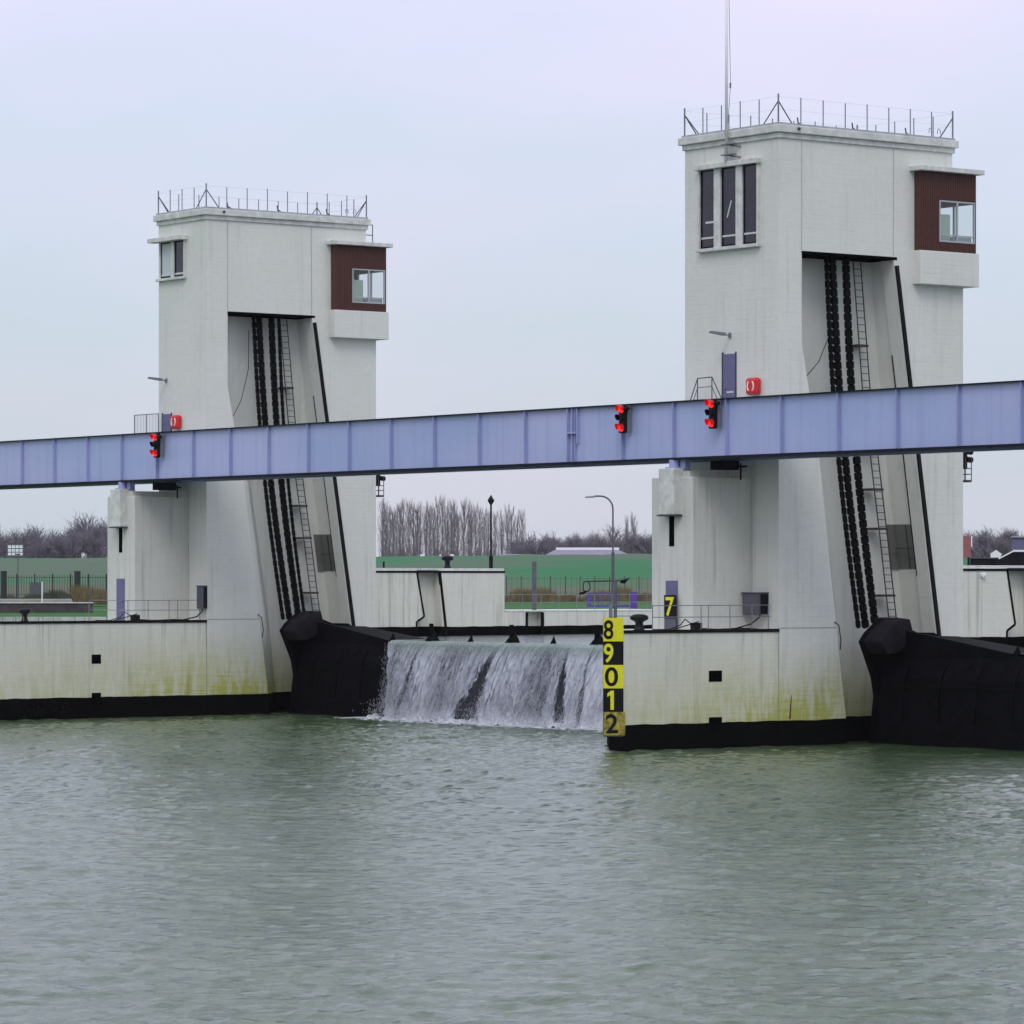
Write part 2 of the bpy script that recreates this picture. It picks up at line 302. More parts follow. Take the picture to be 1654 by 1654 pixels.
# upper pool, held 3.9 m higher by the gates
um = bpy.data.materials.new('pool_water'); um.use_nodes = True; k = NB(um); b = k.n['Principled BSDF']; b.inputs['IOR'].default_value = 1.33; b.inputs['Roughness'].default_value = .08; b.inputs['Base Color'].default_value = (.20, .23, .22, 1)
bp = k.n.new('ShaderNodeBump'); bp.inputs['Strength'].default_value = .8; bp.inputs['Distance'].default_value = .25; k.l.new(k.noise(sc=1.1, det=6), bp.inputs['Height']); k.l.new(bp.outputs[0], b.inputs['Normal'])
mb = MB()
for a, b_ in ((-44.98, -6.22), (.02, 38.8)): mb.add([(a, 6.08, 3.93), (b_, 6.08, 3.93), (b_, 31, 4.02), (a, 31, 4.02)], [(0, 1, 2, 3)])
mb.add([(-48, 31, 4.02), (260, 31, 4.02), (260, 330, 4.02), (-48, 330, 4.02)], [(0, 1, 2, 3)])
tag(mb.build('pool_water', um), kind='structure')

# ------------------------------------------------------------------ piers and towers
def lerp(z, tab):
    for (a, va), (b, vb) in zip(tab, tab[1:]):
        if z <= b: return va + (vb - va) * (z - a) / (b - a)
    return tab[-1][1]
YL = [(-3, 4.25), (1.1, 3.77), (5.1, 3.2), (11.9, 2.3), (17, 1.28), (20.86, 1.28)]
def yL(z): return lerp(z, YL)
def yR(z): return 6.49 + (20.86 - z) * .1522
def db(z): return lerp(z, [(-3, 2.15), (13, 2.05), (20.86, 1.6)])
def sl_(z): return lerp(z, [(-3, 1.5), (5.1, 1.7), (11.9, 1.5), (17, .9), (20.86, .12)])

def tower(x0, wd, main):
    side = 'right' if main else 'left'
    t = thing('weir_tower', 'taller-looking white weir tower with flagpole and three tall dark windows' if main else 'white weir tower further off, with a pair of short windows high on its face', 'tower', (x0 - wd / 2, 5, 4.9), 'weir towers')
    mb = MB(); Zs = [-3, 1.1, 3, 5.1, 8.5, 11.9, 14.5, 17, 19, 20.86]; ring = []
    for zz in Zs:
        l, r, s = yL(zz), yR(zz), sl_(zz); D = 10.6
        ring.append([(x0 - wd, 0, zz), (x0, 0, zz), (x0, l, zz), (x0 - db(zz), l + s * 1.15, zz), (x0 - db(zz), r + .14, zz), (x0 - .8, r + .14, zz), (x0 - .8, r, zz), (x0, r, zz), (x0, D, zz), (x0 - wd, D, zz)])
    n = 10; vs = [p for r_ in ring for p in r_]
    mb.add(vs, [(j * n + i, j * n + (i + 1) % n, (j + 1) * n + (i + 1) % n, (j + 1) * n + i) for j in range(len(Zs) - 1) for i in range(n)])
    mb.prism([(x0 - wd, 0), (x0, 0), (x0, 7.71), (x0 - 2.5, 7.71), (x0 - 2.5, 9.95), (x0 - wd, 9.95)], 'z', 20.86, 24.72)
    mb.box(x0 - wd, x0, 0, 9.95, 24.72, 25.55)
    mb.build('wall', M['wall'], t)
    jm = mat('joint_grey', (.28, .29, .27), .9)
    for q in ((1.266, 1.294, 20.9, 25.5), (6.476, 6.504, 20.9, 25.5), (.03, yL(4.9), 4.93, 4.97), (-.012, .022, 1.1, 4.8)): MB().box(x0 - .02, x0 + .003, *q).build('expansion_joint', jm, t)
    c = MB(); c.box(x0 - wd - .24, x0 + .22, -.22, 10.15, 25.78, 26.1); c.box(x0 - wd - .10, x0 + .09, -.09, 10.05, 25.55, 25.78); c.build('cornice', M['coping'], t, bevel=.03)
    MB().box(x0 - wd - .12, x0 + .10, -.10, 10.03, 26.1, 26.2).build('roof_edge', M['metalcap'], t)
    # outlet at the roof corner
    MB().tube((x0 + .1, .9, 25.98), (x0 + .32, .9, 25.96), .06, 8).build('roof_outlet', M['darkmetal'], t)
    # guide rails beside and in the slot
    MB().bar((x0 + .05, yR(20.5) + .10, 20.5), (x0 + .05, yR(4.3) + .16, 4.3), .10, .17).build('guide_rail', M['black'], t)
    MB().bar((x0 - .77, yR(16.7) + .02, 16.7), (x0 - .77, yR(4.3) + .04, 4.3), .07, .07).build('guide_rail', M['black'], t, label='thin rail inside the slot')
    MB().box(x0 - 1.62, x0 + .012, 1.27, 6.7, 20.74, 20.865).build('slot_ceiling_shade', M['void'], t)  # near-black strip paints the shade of the slot ceiling
    # niche as a grey panel, shade put into its colour, grille on far jamb
    yj = yR(8.4)
    q_ = MB()
    for (xa_, xb_, o1, o2) in ((x0 - 2.05, x0 - .84, .12, .3), (x0 - 2.13, x0 - 2.02, -.25, .3)):
        q_.hexa([(xa_, yR(7.4) + o1, 7.45), (xb_, yR(7.4) + o1, 7.45), (xb_, yR(7.4) + o2, 7.45), (xa_, yR(7.4) + o2, 7.45), (xa_, yR(9.4) + o1, 9.4), (xb_, yR(9.4) + o1, 9.4), (xb_, yR(9.4) + o2, 9.4), (xa_, yR(9.4) + o2, 9.4)])
    q_.build('niche', mat('niche_shade_grey', (.14, .14, .13), .9), t)
    g = MB(); g.bar((x0 - 1.1, yR(7.4) - .04, 7.45), (x0 - 1.1, yR(9.3) - .04, 9.35), .04, .04); g.bar((x0 - 1.9, yR(8.4) - .04, 8.35), (x0 - .7, yR(8.4) - .04, 8.35), .04, .04); g.bar((x0 - 1.1, yR(7.9) - .04, 7.9), (x0 - .7, yR(7.9) - .04, 7.9), .03, .03); g.build('niche_railing', M['ladder'], t)
    # windows on the downstream face
    if main:
        wx = [(-5.05, -4.08), (-3.65, -2.63), (-2.22, -1.27)]; zb, zt = 21.2, 24.58
        for a, b in ((-5.14, -5.05), (-4.08, -3.65), (-2.63, -2.22), (-1.27, -1.20)): MB().box(x0 + a, x0 + b, -.16, 0, zb, zt).build('window_pier', M['coping'], t, bevel=.01)
        MB().box(x0 - 5.22, x0 - 1.12, -.34, 0, zt, zt + .22).build('window_canopy', M['coping'], t, bevel=.015)
        MB().box(x0 - 5.20, x0 - 1.14, -.24, 0, zb - .14, zb).build('window_sill', M['coping'], t, bevel=.015)
    else:
        wx = [(-4.35, -3.30), (-3.0, -2.06)]; zb, zt = 22.75, 24.62
        for a, b in ((-4.45, -4.35), (-3.30, -3.0), (-2.06, -1.98)): MB().box(x0 + a, x0 + b, -.14, 0, zb, zt).build('window_pier', M['coping'], t, bevel=.01)
        MB().box(x0 - 5.05, x0 - 1.85, -.5, 0, zt + .02, zt + .24).build('window_canopy', M['coping'], t, bevel=.015)
        MB().box(x0 - 4.7, x0 - 1.95, -.22, 0, zb - .13, zb).build('window_sill', M['coping'], t, bevel=.015)
    for q, (a, b) in enumerate(wx):
        w = MB(); e_ = .06
        w.box(x0 + a, x0 + b, -.07, -.002, zb, zb + .09); w.box(x0 + a, x0 + b, -.07, -.002, zt - .06, zt); w.box(x0 + a, x0 + a + e_, -.07, -.002, zb, zt); w.box(x0 + b - e_, x0 + b, -.07, -.002, zb, zt)
        wo_ = w.build('window', M['black'], t)
        MB().box(x0 + a + e_, x0 + b - e_, -.075, -.03, zb + (.42 if main else .12), zb + (.50 if main else .22)).build('glazing_bar', M['frame'], wo_)
        MB().box(x0 + a + e_, x0 + b - e_, -.045, -.004, zb + .09, zt - .06).build('pane', M['glassdark'] if main or q else M['curtain'], wo_)
        if main and q < 2:
            (MB().box(x0 + a + .3, x0 + b - .1, -.05, -.046, zb + 1.08, zb + 1.17) if q == 0 else MB().bar((x0 + a + .35, -.05, zb + 1.25), (x0 + a + .62, -.05, zb + 1.95), .004, .07)).build('tube_and_reflection', M['frame'], wo_)  # diagonal white bar draws a reflection on the middle pane
    # doorway to the bridge
    dx0, dx1 = (-3.59, -2.77) if main else (-4.25, -3.40)
    d = MB().box(x0 + dx0, x0 + dx1, -.05, 0, 14.15, 16.62 if main else 15.66).build('door', M['door'], t, bevel=.01)
    MB().box(x0 + dx0 + .08, x0 + dx0 + .2, -.10, -.05, 15.15, 15.2).build('handle', M['galv'], d)
    if main: MB().box(x0 + dx0 + .25, x0 + dx1 - .12, -.055, -.05, 14.95, 15.03).build('door_plate', M['frame'], d)
    for a, b in ((dx0 - .07, dx0), (dx1, dx1 + .03)): MB().box(x0 + a, x0 + b, -.06, 0, 14.15, 16.7 if main else 15.72).build('door_jamb', M['darkmetal'], t)
    # control booth on the gate side
    X_, Y0, Y1, z0, z1 = x0 + .42, 7.72, 10.97, 21.2, 24.62; wy0, wy1, wz0, wz1 = 8.78, 10.88, 21.62, 23.42
    bo = MB(); bo.box(x0 - 2.5, x0 + .50, 7.62, 11.09, 19.75, 21.2); bo.build('booth_base', M['wall'], t, bevel=.02)
    cl = MB(); th = .06
    for (a, b, c0, c1) in ((Y0, wy0, z0, z1), (wy0, wy1, z0, wz0), (wy0, wy1, wz1, z1), (wy1, Y1, z0, z1)): cl.box(X_ - th, X_, a, b, c0, c1)
    y = Y0 + .06
    while y < Y1:
        for c0, c1 in ([(z0, z1)] if (y < wy0 - .03 or y > wy1) else [(z0, wz0 - .03), (wz1 + .03, z1)]): cl.box(X_ - .001, X_ + .022, y - .022, y + .022, c0 + .004, c1 - .004)
        y += .105
    cl.box(x0 + .002, X_ - th, Y0, Y0 + th, z0, z1); cl.box(x0 - 2.5, X_ - th - .001, Y1 - th, Y1, z0, wz0); cl.box(x0 - 2.5, X_ - th - .001, Y1 - th, Y1, wz1, z1); cl.box(x0 - 2.5, x0 - 2.2, Y1 - th, Y1, wz0, wz1)
    cl.build('booth_cladding', M['brown'], t)
    inn = MB(); inn.box(x0 - 2.5, x0 - 2.46, 9.95, Y1 - th, z0, z1); inn.box(x0 - 2.46, x0 - .01, 7.712, 7.75, z0, z1); inn.box(x0 - 2.498, x0 + .3, 7.79, 10.9, 24.5, 24.6)
    inn.build('booth_room', M['interior'], t)
    MB().box(x0 - 1.0, x0 + .22, 8.75, 9.62, 21.2, 22.85).build('booth_cabinet', mat('cabinet_pale_green', (.33, .42, .34), .6), t)
    MB().box(x0 - 1.4, x0 + .3, 9.7, 10.8, 21.2, 21.9).build('booth_desk', M['alu'], t)
    f = MB()
    for a, b, c0, c1 in ((wy0, wy0 + .06, wz0, wz1), (wy1 - .06, wy1, wz0, wz1), (wy0 + .06, wy1 - .06, wz0, wz0 + .07), (wy0 + .06, wy1 - .06, wz1 - .06, wz1), (9.80, 9.88, wz0 + .07, wz1 - .06)): f.box(X_ - .05, X_ + .035, a, b, c0, c1)
    for a, b, c0, c1 in ((-2.2, -2.14, wz0, wz1), (.30, .36, wz0, wz1), (-2.14, .30, wz0, wz0 + .07), (-2.14, .30, wz1 - .06, wz1), (-1.0, -.93, wz0 + .07, wz1 - .06)): f.box(x0 + a, x0 + b, Y1 - .05, Y1 + .03, c0, c1)
    f.box(X_ - .04, X_ + .02, wy0 + .06, wy1 - .06, wz0 + .28, wz0 + .33)
    wf = f.build('booth_window', M['alu'], t)
    MB().box(X_ - .02, X_ - .01, wy0 + .06, 9.80, wz0 + .07, wz1 - .06).build('pane', M['glass'], wf); MB().box(X_ - .02, X_ - .01, 9.88, wy1 - .06, wz0 + .07, wz1 - .06).build('pane', M['glass'], wf)
    MB().box(x0 - 2.14, x0 + .30, Y1 - .03, Y1 - .02, wz0 + .07, wz1 - .06).build('pane', M['glass'], wf)
    MB().box(x0 - 2.6, x0 + .74, 7.42, 11.2, 24.63, 24.84).build('booth_roof', M['coping'], t, bevel=.02)
    return t
tR = tower(0, 6.2, True); tL = tower(-45, 4.7, False)
# handrail on the far tower's booth roof
mb = MB()
for a, b in (((-46.5, 10.5), (-46.5, 11.42)),):
    for zz in (25.45, 26.0): mb.tube((*a, zz), (*b, zz), .025)
for p in ((-46.5, 10.5), (-46.5, 11.42)): mb.tube((*p, 24.84), (*p, 26.0), .025)
mb2 = mb; tag(mb2.build('roof_handrail', M['darkmetal'], loc=(-46, 11.2, 24.84)), 'small dark handrail on the brown booth roof of the farther tower', 'handrail')

def pier(x0, wd, main):
    t = thing('weir_pier', 'whitewashed concrete pier with yellow gauge at its nose, black waterline band' if main else 'long whitewashed pier running out of the frame on the left', 'pier', (x0 - wd / 2, -4, 0), 'weir piers')
    poly = [(x0, -8.32), (x0 - .34, -8.775), (x0 - wd, -4.30), (x0 - wd, 0), (x0, 0)] if main else [(x0, -70), (x0, 0), (x0 - wd, 0), (x0 - wd, -70)]
    MB().prism(poly, 'z', -3.5, 4.88).build('base', M['pier'], t, bevel=.025)
    y0 = -8.3 if main else -70
    e_ = MB(); e_.box(x0 - .16, x0 + .05, y0, .05 - .05, 4.80, 4.93); e_.build('deck_edge', M['black'], t)
    # upstream half
    u = MB(); xb = x0 - wd
    u.prism([(10.6, -3), (13.25, -3), (13.25, 4.72), (13.72, 5.02), (13.25, 7.5), (10.6, 7.5)], 'x', xb, x0)
    u.prism([(15.28, -3), (19.12, -3), (19.12, 7.5), (14.74, 7.5)], 'x', xb, x0); u.box(xb, x0 - .62, 13.2, 15.4, -3, 7.5)
    u.prism([(19.12, -3), (20.59, -3), (20.59, 5.25), (19.12, 5.25)], 'x', xb, x0); u.box(xb, x0 - .45, 20.59, 21.75, -3, 5.24); u.box(xb, x0, 21.75, 31, -3, 5.25)
    u.build('upstream_wall', M['pier'], t, bevel=.02)
    g = MB()
    for pts, w in (([(13.25, 7.44), (13.74, 5.02), (13.24, 4.74), (13.22, 4.0)], .10), ([(14.76, 7.44), (15.22, 4.0)], .15)):
        g = MB()
        for a, b in zip(pts, pts[1:]): g.bar((x0 - .02, a[0], a[1]), (x0 - .02, b[0], b[1]), .10, w)
        g.build('groove_edge', M['chain'], t)
    for yy in (20.62, 21.72): MB().bar((x0 - .02, yy, 5.2), (x0 - .02, yy, 4.0), .1, .16).build('groove_edge', M['chain'], t)
    MB().box(xb, x0 + .03, 10.6, 19.14, 7.37, 7.48).build('wall_edge', M['black'], t)
    cp = MB(); cp.box(xb + .02, x0 - .05, 10.6, 19.1, 7.505, 7.62); cp.box(xb + .02, x0 + .02, 19.14, 31, 5.255, 5.33); cp.build('coping', mat('coping_white', (.66, .67, .66), .7, noise=(3, .2)), t)
    for (a, c0, c1) in ((-3.81 if main else -6.82, 2.76, 3.22), (-3.81 if main else -6.82, .72, 1.29)):
        MB().box(x0 - .05, x0 + .012, a, a + (.70 if main else .54), c0, c1).build('drain_opening', M['void'], t)  # flat black plates, the dark of the holes put into colour
    # the block that carries the bridge
    bk = MB().box(x0 - 4.42, x0 - 1.69, -3.29, 0, 4.88, 11.3).build('bridge_block', M['block'], t, bevel=.04)
    MB().box(x0 - 4.0, x0 - 2.0, -3.2, 0, 11.3, 11.55).build('bearing_beam', M['block'], bk)
    MB().box(x0 - 3.42, x0 - 2.42, -3.72, -2.8, 9.72, 11.66).build('corbel', M['coping'], bk, bevel=.03)
    MB().box(x0 - 3.50, x0 - 2.36, -3.76, -3.29, 9.66, 9.72).build('corbel_plate', M['darkmetal'], bk)
    MB().box(x0 - 3.22, x0 - 2.90, -3.31, -3.28, 8.4, 9.66).build('slot_window', M['void'], bk)  # flat plate for the slit, its shade given by colour
    dz = 6.95 if main else 7.05
    d = MB().box(x0 - 3.42, x0 - 2.66, -3.34, -3.28, 4.9, dz).build('door', M['door'], bk, bevel=.01)
    MB().box(x0 - 2.78, x0 - 2.70, -3.40, -3.34, 5.85, 5.95).build('handle', M['darkmetal'], d)
    return t
pR = pier(0, 6.2, True); pL = pier(-45, 4.7, False)
MB().lathe((.0, 11.75, 7.18), [(.02, 0), (.13, .02), (.13, .12), (.02, .16)], 12, 'x').build('wall_lamp', M['white'], pR)

# rust streak and seepage marks on the near pier
MB().add([(.004, .55, 1.12), (.004, .67, 1.12), (.004, .72, 2.05), (.004, .69, 2.2)], [(0, 1, 2, 3)]).build('rust_streak', mat('rust', (.16, .075, .02), .9, noise=(6, .4)), pR)

# roof fences
def roof_fence(x0, wd, label, nx, ny):
    t = thing('roof_fence', label, 'wire fence', (x0 - wd / 2, 5, 26.2), 'fences on the tower roofs'); xs = [x0 - wd + (wd) * i / nx for i in range(nx + 1)]; ys = [-.02 + 10.0 * j / ny for j in range(ny + 1)]
    pts = [(x, ys[0], 0) for x in xs] + [(x0, y, 0) for y in ys[1:]] + [(x, ys[-1], .0) for x in xs[:-1]] + [(xs[0], y, 0) for y in ys[1:-1]]
    P0 = MB().tube((0, 0, 0), (0, 0, 1.14), .024, 6).build('post', M['galv'], loc=(0, 0, 0))
    first = True
    for (x, y, _) in pts:
        o = P0 if first else P0.copy()
        if not first: COL.objects.link(o)
        first = False; o.parent = t; o.location = (x - (x0 - wd / 2), y - 5, -.01); corner = (x in (xs[0], x0)) and (y in (ys[0], ys[-1])); o.scale = (1.5, 1.5, 1.06) if corner else (1, 1, random.uniform(.94, 1.03))
    w = MB()
    for hh in (.55, 1.08):
        for a, b in (((xs[0], ys[0]), (x0, ys[0])), ((x0, ys[0]), (x0, ys[-1])), ((x0, ys[-1]), (xs[0], ys[-1])), ((xs[0], ys[-1]), (xs[0], ys[0]))): w.tube((*a, 26.2 + hh), (*b, 26.2 + hh), .003, 4)
    w.build('wire', M['galv'], t)
    for (cx_, cy_) in ((xs[0], ys[0]), (x0, ys[0]), (x0, ys[-1]), (xs[0], ys[-1])):
        sx = 1 if cx_ == xs[0] else -1; sy = 1 if cy_ == ys[0] else -1
        b = MB(); b.tube((cx_, cy_, 27.1), (cx_ + sx * .95, cy_, 26.2), .025); b.tube((cx_, cy_, 27.1), (cx_, cy_ + sy * .75, 26.2), .025); b.build('brace', M['darkmetal'], t)
    for q in range(3):                                   # small fittings and hooks standing on the roof
        yy = 1.9 + 3.1 * q; b = MB(); b.tube((x0 - .9, yy, 26.2), (x0 - .9, yy - .08, 26.62), .03); b.tube((x0 - .9, yy, 26.36), (x0 - .9, yy + .28, 26.22), .05); b.build('roof_anchor', M['darkmetal'], t)
    h_ = MB()
    for yy in (8.9, 9.4): h_.path([(x0 - .25, yy + .09 * math.cos(a), 26.45 + .16 * math.sin(a)) for a in np.linspace(-.4, 3.54, 9)], .015)
    h_.build('hoop', M['galv'], t)
    return t
roof_fence(0, 6.2, 'post-and-wire fence round the roof of the tower with the flagpole', 5, 8)
roof_fence(-45, 4.7, 'post-and-wire fence round the roof of the farther tower', 4, 8)

# flagpole
t = thing('flagpole', 'tall white flagpole bracketed to the near tower, running out of the picture', 'flagpole', (-3.05, -.3, 25.2))
MB().tube((-3.05, -.3, 24.75), (-3.05, -.3, 33.5), .075, 12, .05).build('pole', M['white'], t, smooth=True)
hl = MB(); hl.path([(-2.96, -.3, 26.4), (-2.78, -.3, 28.0), (-2.84, -.3, 30.0), (-2.92, -.3, 33.3)], .012); hl.tube((-2.80, -.3, 27.9), (-2.79, -.3, 28.12), .04); hl.build('halyard', M['galv'], t)
for zz in (25.05, 25.5): 
    b = MB(); b.box(-3.3, -2.5, -.42, -.2, zz, zz + .05); b.tube((-3.05, -.42, zz + .02), (-2.45, 0, zz - .1), .03); b.tube((-3.25, 0, zz + .1), (-2.6, -.3, zz + .02), .03); b.build('bracket', M['galv'], t)

# ------------------------------------------------------------------ lifting gear: chains and ladders in the slots
def chain(x, top, bot, w, label):
    mb = MB(); a = Vector((x, *top)); b = Vector((x, *bot)); 
    def P(s): 
        p = a.lerp(b, s); p.y -= math.sin(s * math.pi) * .30; return p
    n = 46
    for i in range(n):
        p = P(i / n); q = P((i + 1) / n); d = (q - p); q2 = p + d * .86
        ww = w * (.92 if i % 2 else .84); mb.bar(p, q2, .16, ww)
        for s_ in (-1, 1): mb.tube((p.x - .12, p.y, p.z), (p.x + .14, p.y, p.z), w * .11, 6)
    mb.bar(a, P(.12), .05, w * .7)
    for i in range(n): mb.bar(P(i / n), P((i + 1) / n), .05, w * .80)
    return tag(mb.build('lifting_chain', M['chain'], loc=tuple(b)), label, 'chain', 'gate lifting chains')
for x0, nm in ((0, 'near tower'), (-45, 'farther tower')):
    chain(x0 - .9, (3.45, 20.8), (5.30, 4.9), .17, 'slim black chain at the left of the slot in the ' + nm)
    chain(x0 - .86, (3.75, 20.8), (5.68, 4.9), .33, 'thick black chain in the middle of the slot in the ' + nm)
    chain(x0 - .9, (4.55, 20.8), (6.25, 5.1), .35, 'thick black chain next to the ladder in the slot of the ' + nm)
    if x0: chain(x0 - .9, (5.02, 20.8), (6.62, 5.2), .13, 'thinnest black chain, right of the thick ones in the farther tower slot')
    t = thing('slot_ladder', 'long steel ladder up the back of the slot in the ' + nm, 'ladder', (x0 - 1.35, 7.4, 4.6), 'ladders in the tower slots')
    A = [(20.7, 5.38), (15.3, 5.92), (12.4, 6.38), (8.8, 6.95), (4.5, 7.58)]; 
    A = [(z_, y_) for z_, y_ in A]
    def ly(z_): return lerp(z_, sorted(A))
    for s_ in (0, .44):
        MB().path([(x0 - 1.35, y_ + s_, z_) for z_, y_ in A], .028).build('rail', M['ladder'], t)
    z_ = 4.8; rg = MB()
    while z_ < 20.6: rg.tube((x0 - 1.35, ly(z_), z_), (x0 - 1.35, ly(z_) + .44, z_), .017, 5); z_ += .30
    rg.build('rungs', M['ladder'], t)
    for z_ in (17.1, 14.9, 12.9, 10.9, 9.2, 6.3, 5.3): MB().box(x0 - 1.95, x0 - 1.28, ly(z_) - .16, ly(z_) + .48, z_ - .05, z_ + .05).build('bracket', M['ladder'], t)
    sgs = MB().path([(x0 - .9, 3.15, 20.6 - .6), (x0 - 1.0, 3.2, 18), (x0 - 1.2, 2.9, 16.4), (x0 - 1.3, 2.5, 15.6), (x0 - 1.1, 2.1, 15.3)] if x0 else [(x0 - .9, 3.6, 17.4), (x0 - 1.1, 3.2, 16.3), (x0 - 1.3, 2.6, 15.6), (x0 - 1.2, 2.0, 15.35)], .018)
    tag(sgs.build('loose_cable', M['black'], loc=(x0 - 1, 3, 15.3)), 'thin cable sagging across the left of the slot in the ' + nm, 'cable')
    cb = MB().path([(x0 + .03, yL(4.95) - .12, 5.2), (x0 + .05, yL(4.95) + .10, 5.05), (x0 + .05, yL(4.5) + .16, 4.4), (x0 + .03, yL(4.0) + .05, 4.0)], .022)
    tag(cb.build('cable_loop', M['black'], loc=(x0, 3.3, 4)), 'short black cable loop on the corner of the ' + nm + ' just above the pier', 'cable')

# ------------------------------------------------------------------ gates
def gate(xa, xb, label, spill):
    t = thing('weir_gate', label, 'weir gate', ((xa + xb) / 2, 6, 3.8), 'lift gates between the piers')
    prof = [(4.95, -1.5), (5.15, .9), (5.3, 2.0), (5.4, 2.8), (5.68, 3.35), (5.92, 3.82), (6.10, 3.82), (8.6, 3.55), (8.9, 1.0), (8.0, -1.5)]
    MB().prism(prof, 'x', xa + .45, xb - .1).build('leaf', M['gate'], t)
    e_ = MB(); e_.prism([(4.95, -1), (5.15, .9), (5.3, 2.0), (5.15, 2.8), (4.75, 3.7), (4.45, 4.35), (4.75, 4.72), (5.55, 5.32), (6.1, 5.28), (6.7, 5.0), (7.5, 4.72), (8.5, 4.70), (9.2, 4.35), (9.3, 3.0), (8.6, -1)], 'x', xa + .03, xa + .42)
    e_.build('end_plate', M['gate'], t)
    MB().prism([(4.75, 3.85), (4.40, 4.35), (4.75, 4.78), (5.6, 5.36), (6.1, 5.30), (6.35, 4.5), (5.3, 3.85)], 'x', xa + .42, xa + 1.5).build('chain_housing', M['gate_grey'], t, bevel=.04)
    s = MB(); xs = xa + 1.5; xe = xa + 7.9
    s.hexa([(xs, 5.85, 3.4), (xe, 5.85, 3.4), (xe, 6.05, 3.4), (xs, 6.05, 3.4), (xs, 5.85, 4.82), (xe, 5.85, 3.93), (xe, 6.05, 3.93), (xs, 6.05, 4.82)])
    s.hexa([(xs, 6.3, 3.4), (xe, 6.3, 3.4), (xe, 8.9, 3.4), (xs, 8.9, 3.4), (xs, 6.3, 4.62), (xe, 6.3, 3.86), (xe, 8.9, 3.86), (xs, 8.9, 4.55)])
    s.build('crest_shield', M['gate'], t)
    rb = MB()
    for (ya, za), (yb, zb) in (((5.13, .9), (5.23, 2.0)), ((5.23, 2.0), (5.33, 2.8)), ((5.33, 2.8), (5.66, 3.35))):
        for xx in np.arange(xa + 2, xb - 1, 2.2): rb.bar((xx, ya, za), (xx, yb, zb), .06, .05)
    rb.bar((xa + .5, 5.30, 2.45), (xb - .2, 5.30, 2.45), .06, .10); rb.bar((xa + 1.4, 5.10, .6), (xa + 5.8, 5.62, 3.4), .05, .05); rb.build('ribs', M['gate'], t)
    k_ = 0
    for xx in np.arange(xa + 7.9, xb - .8, 3.36):
        f = MB()
        if k_ % 2: f.box(xx - .02, xx + .02, 6.05, 6.3, 4.2, 4.8); f.add([(xx - .38, 5.9, 3.8), (xx + .38, 5.9, 3.8), (xx + .38, 6.5, 3.8), (xx - .38, 6.5, 3.8), (xx - .14, 6.05, 4.12), (xx + .14, 6.05, 4.12), (xx + .05, 6.35, 4.45), (xx - .05, 6.35, 4.45)], [(0, 3, 2, 1), (4, 5, 6, 7), (0, 1, 5, 4), (1, 2, 6, 5), (2, 3, 7, 6), (3, 0, 4, 7)])
        else: f.add([(xx - .12, 5.95, 3.8), (xx + .12, 5.95, 3.8), (xx + .12, 6.3, 3.8), (xx - .12, 6.3, 3.8), (xx - .03, 6.1, 4.1), (xx + .03, 6.1, 4.1), (xx + .03, 6.2, 4.28), (xx - .03, 6.2, 4.28)], [(0, 3, 2, 1), (4, 5, 6, 7), (0, 1, 5, 4), (1, 2, 6, 5), (2, 3, 7, 6), (3, 0, 4, 7)])
        f.build('flow_splitter', M['gate'], t); k_ += 1
    return t
gate(-45, -6.2, 'black steel weir gate with water pouring over its right part', True)
gate(0, 38.8, 'black steel weir gate at the right edge, closed and dry', False)
# ------------------------------------------------------------------ falling water
def water_sheet():
    xs = np.arange(-37.05, -6.3, .045); ts = np.linspace(0, 1, 110); Xg, T = np.meshgrid(xs, ts); Xg = Xg + 1.35 * T ** .75 * np.clip((-30 - Xg) / 7, 0, 1)
    def sn(f, p): return np.sin(Xg * f + p)
    drop = T ** 1.55 * 3.95; z = 3.93 - drop
    thr = 1.3 + .18 * sn(.9, 0) + .1 * sn(2.3, 1)
    y = 6.12 - .22 * np.minimum(T * 8, 1) - thr * (drop / 3.95) ** .42
    # strand relief, drifting sideways as it falls
    xd = Xg - T * .9 * np.sin(Xg * .21 + 1)
    rel = np.zeros_like(Xg)
    for i in range(26):
        f = rng.uniform(2, 34); rel += (.10 / f ** .55) * np.sin(xd * f + rng.uniform(0, 6) + 2.5 * np.sin(T * rng.uniform(3, 16) + Xg * rng.uniform(.2, 1.2)))
    y -= rel * (T ** .8) * .6; z += .03 * np.sin(xd * 5) * T * (1 - T)
    return np.stack([Xg, y, z], -1), xs, ts
P, xs, ts = water_sheet(); nx_ = len(xs); nt_ = len(ts)
fm_ = bpy.data.materials.new('falling_water'); fm_.use_nodes = True; k = NB(fm_); b = k.n['Principled BSDF']; X, Y, Z = k.xyz()
tt = k.rng(Z, 3.9, 0, 0, 1, False)
lean = k.m('ADD', X, k.m('MULTIPLY', tt, .9))
cmb = k.n.new('ShaderNodeCombineXYZ'); k.l.new(lean, cmb.inputs[0]); k.l.new(k.m('MULTIPLY', Z, .16), cmb.inputs[2]); k.l.new(k.m('MULTIPLY', Y, .1), cmb.inputs[1])
def cn(sc, det=4, rough=.6, z=1.0):
    mp_ = k.n.new('ShaderNodeMapping'); mp_.inputs['Scale'].default_value = (1, 1, z); k.l.new(cmb.outputs[0], mp_.inputs[0])
    t_ = k.n.new('ShaderNodeTexNoise'); t_.inputs['Scale'].default_value = sc; t_.inputs['Detail'].default_value = det; t_.inputs['Roughness'].default_value = rough; k.l.new(mp_.outputs[0], t_.inputs[0]); return t_.outputs[0]
strands = cn(6.5, 7, .74, .5); drops = cn(9.0, 5, .75, 1.5); big = cn(.55, 3, .5)
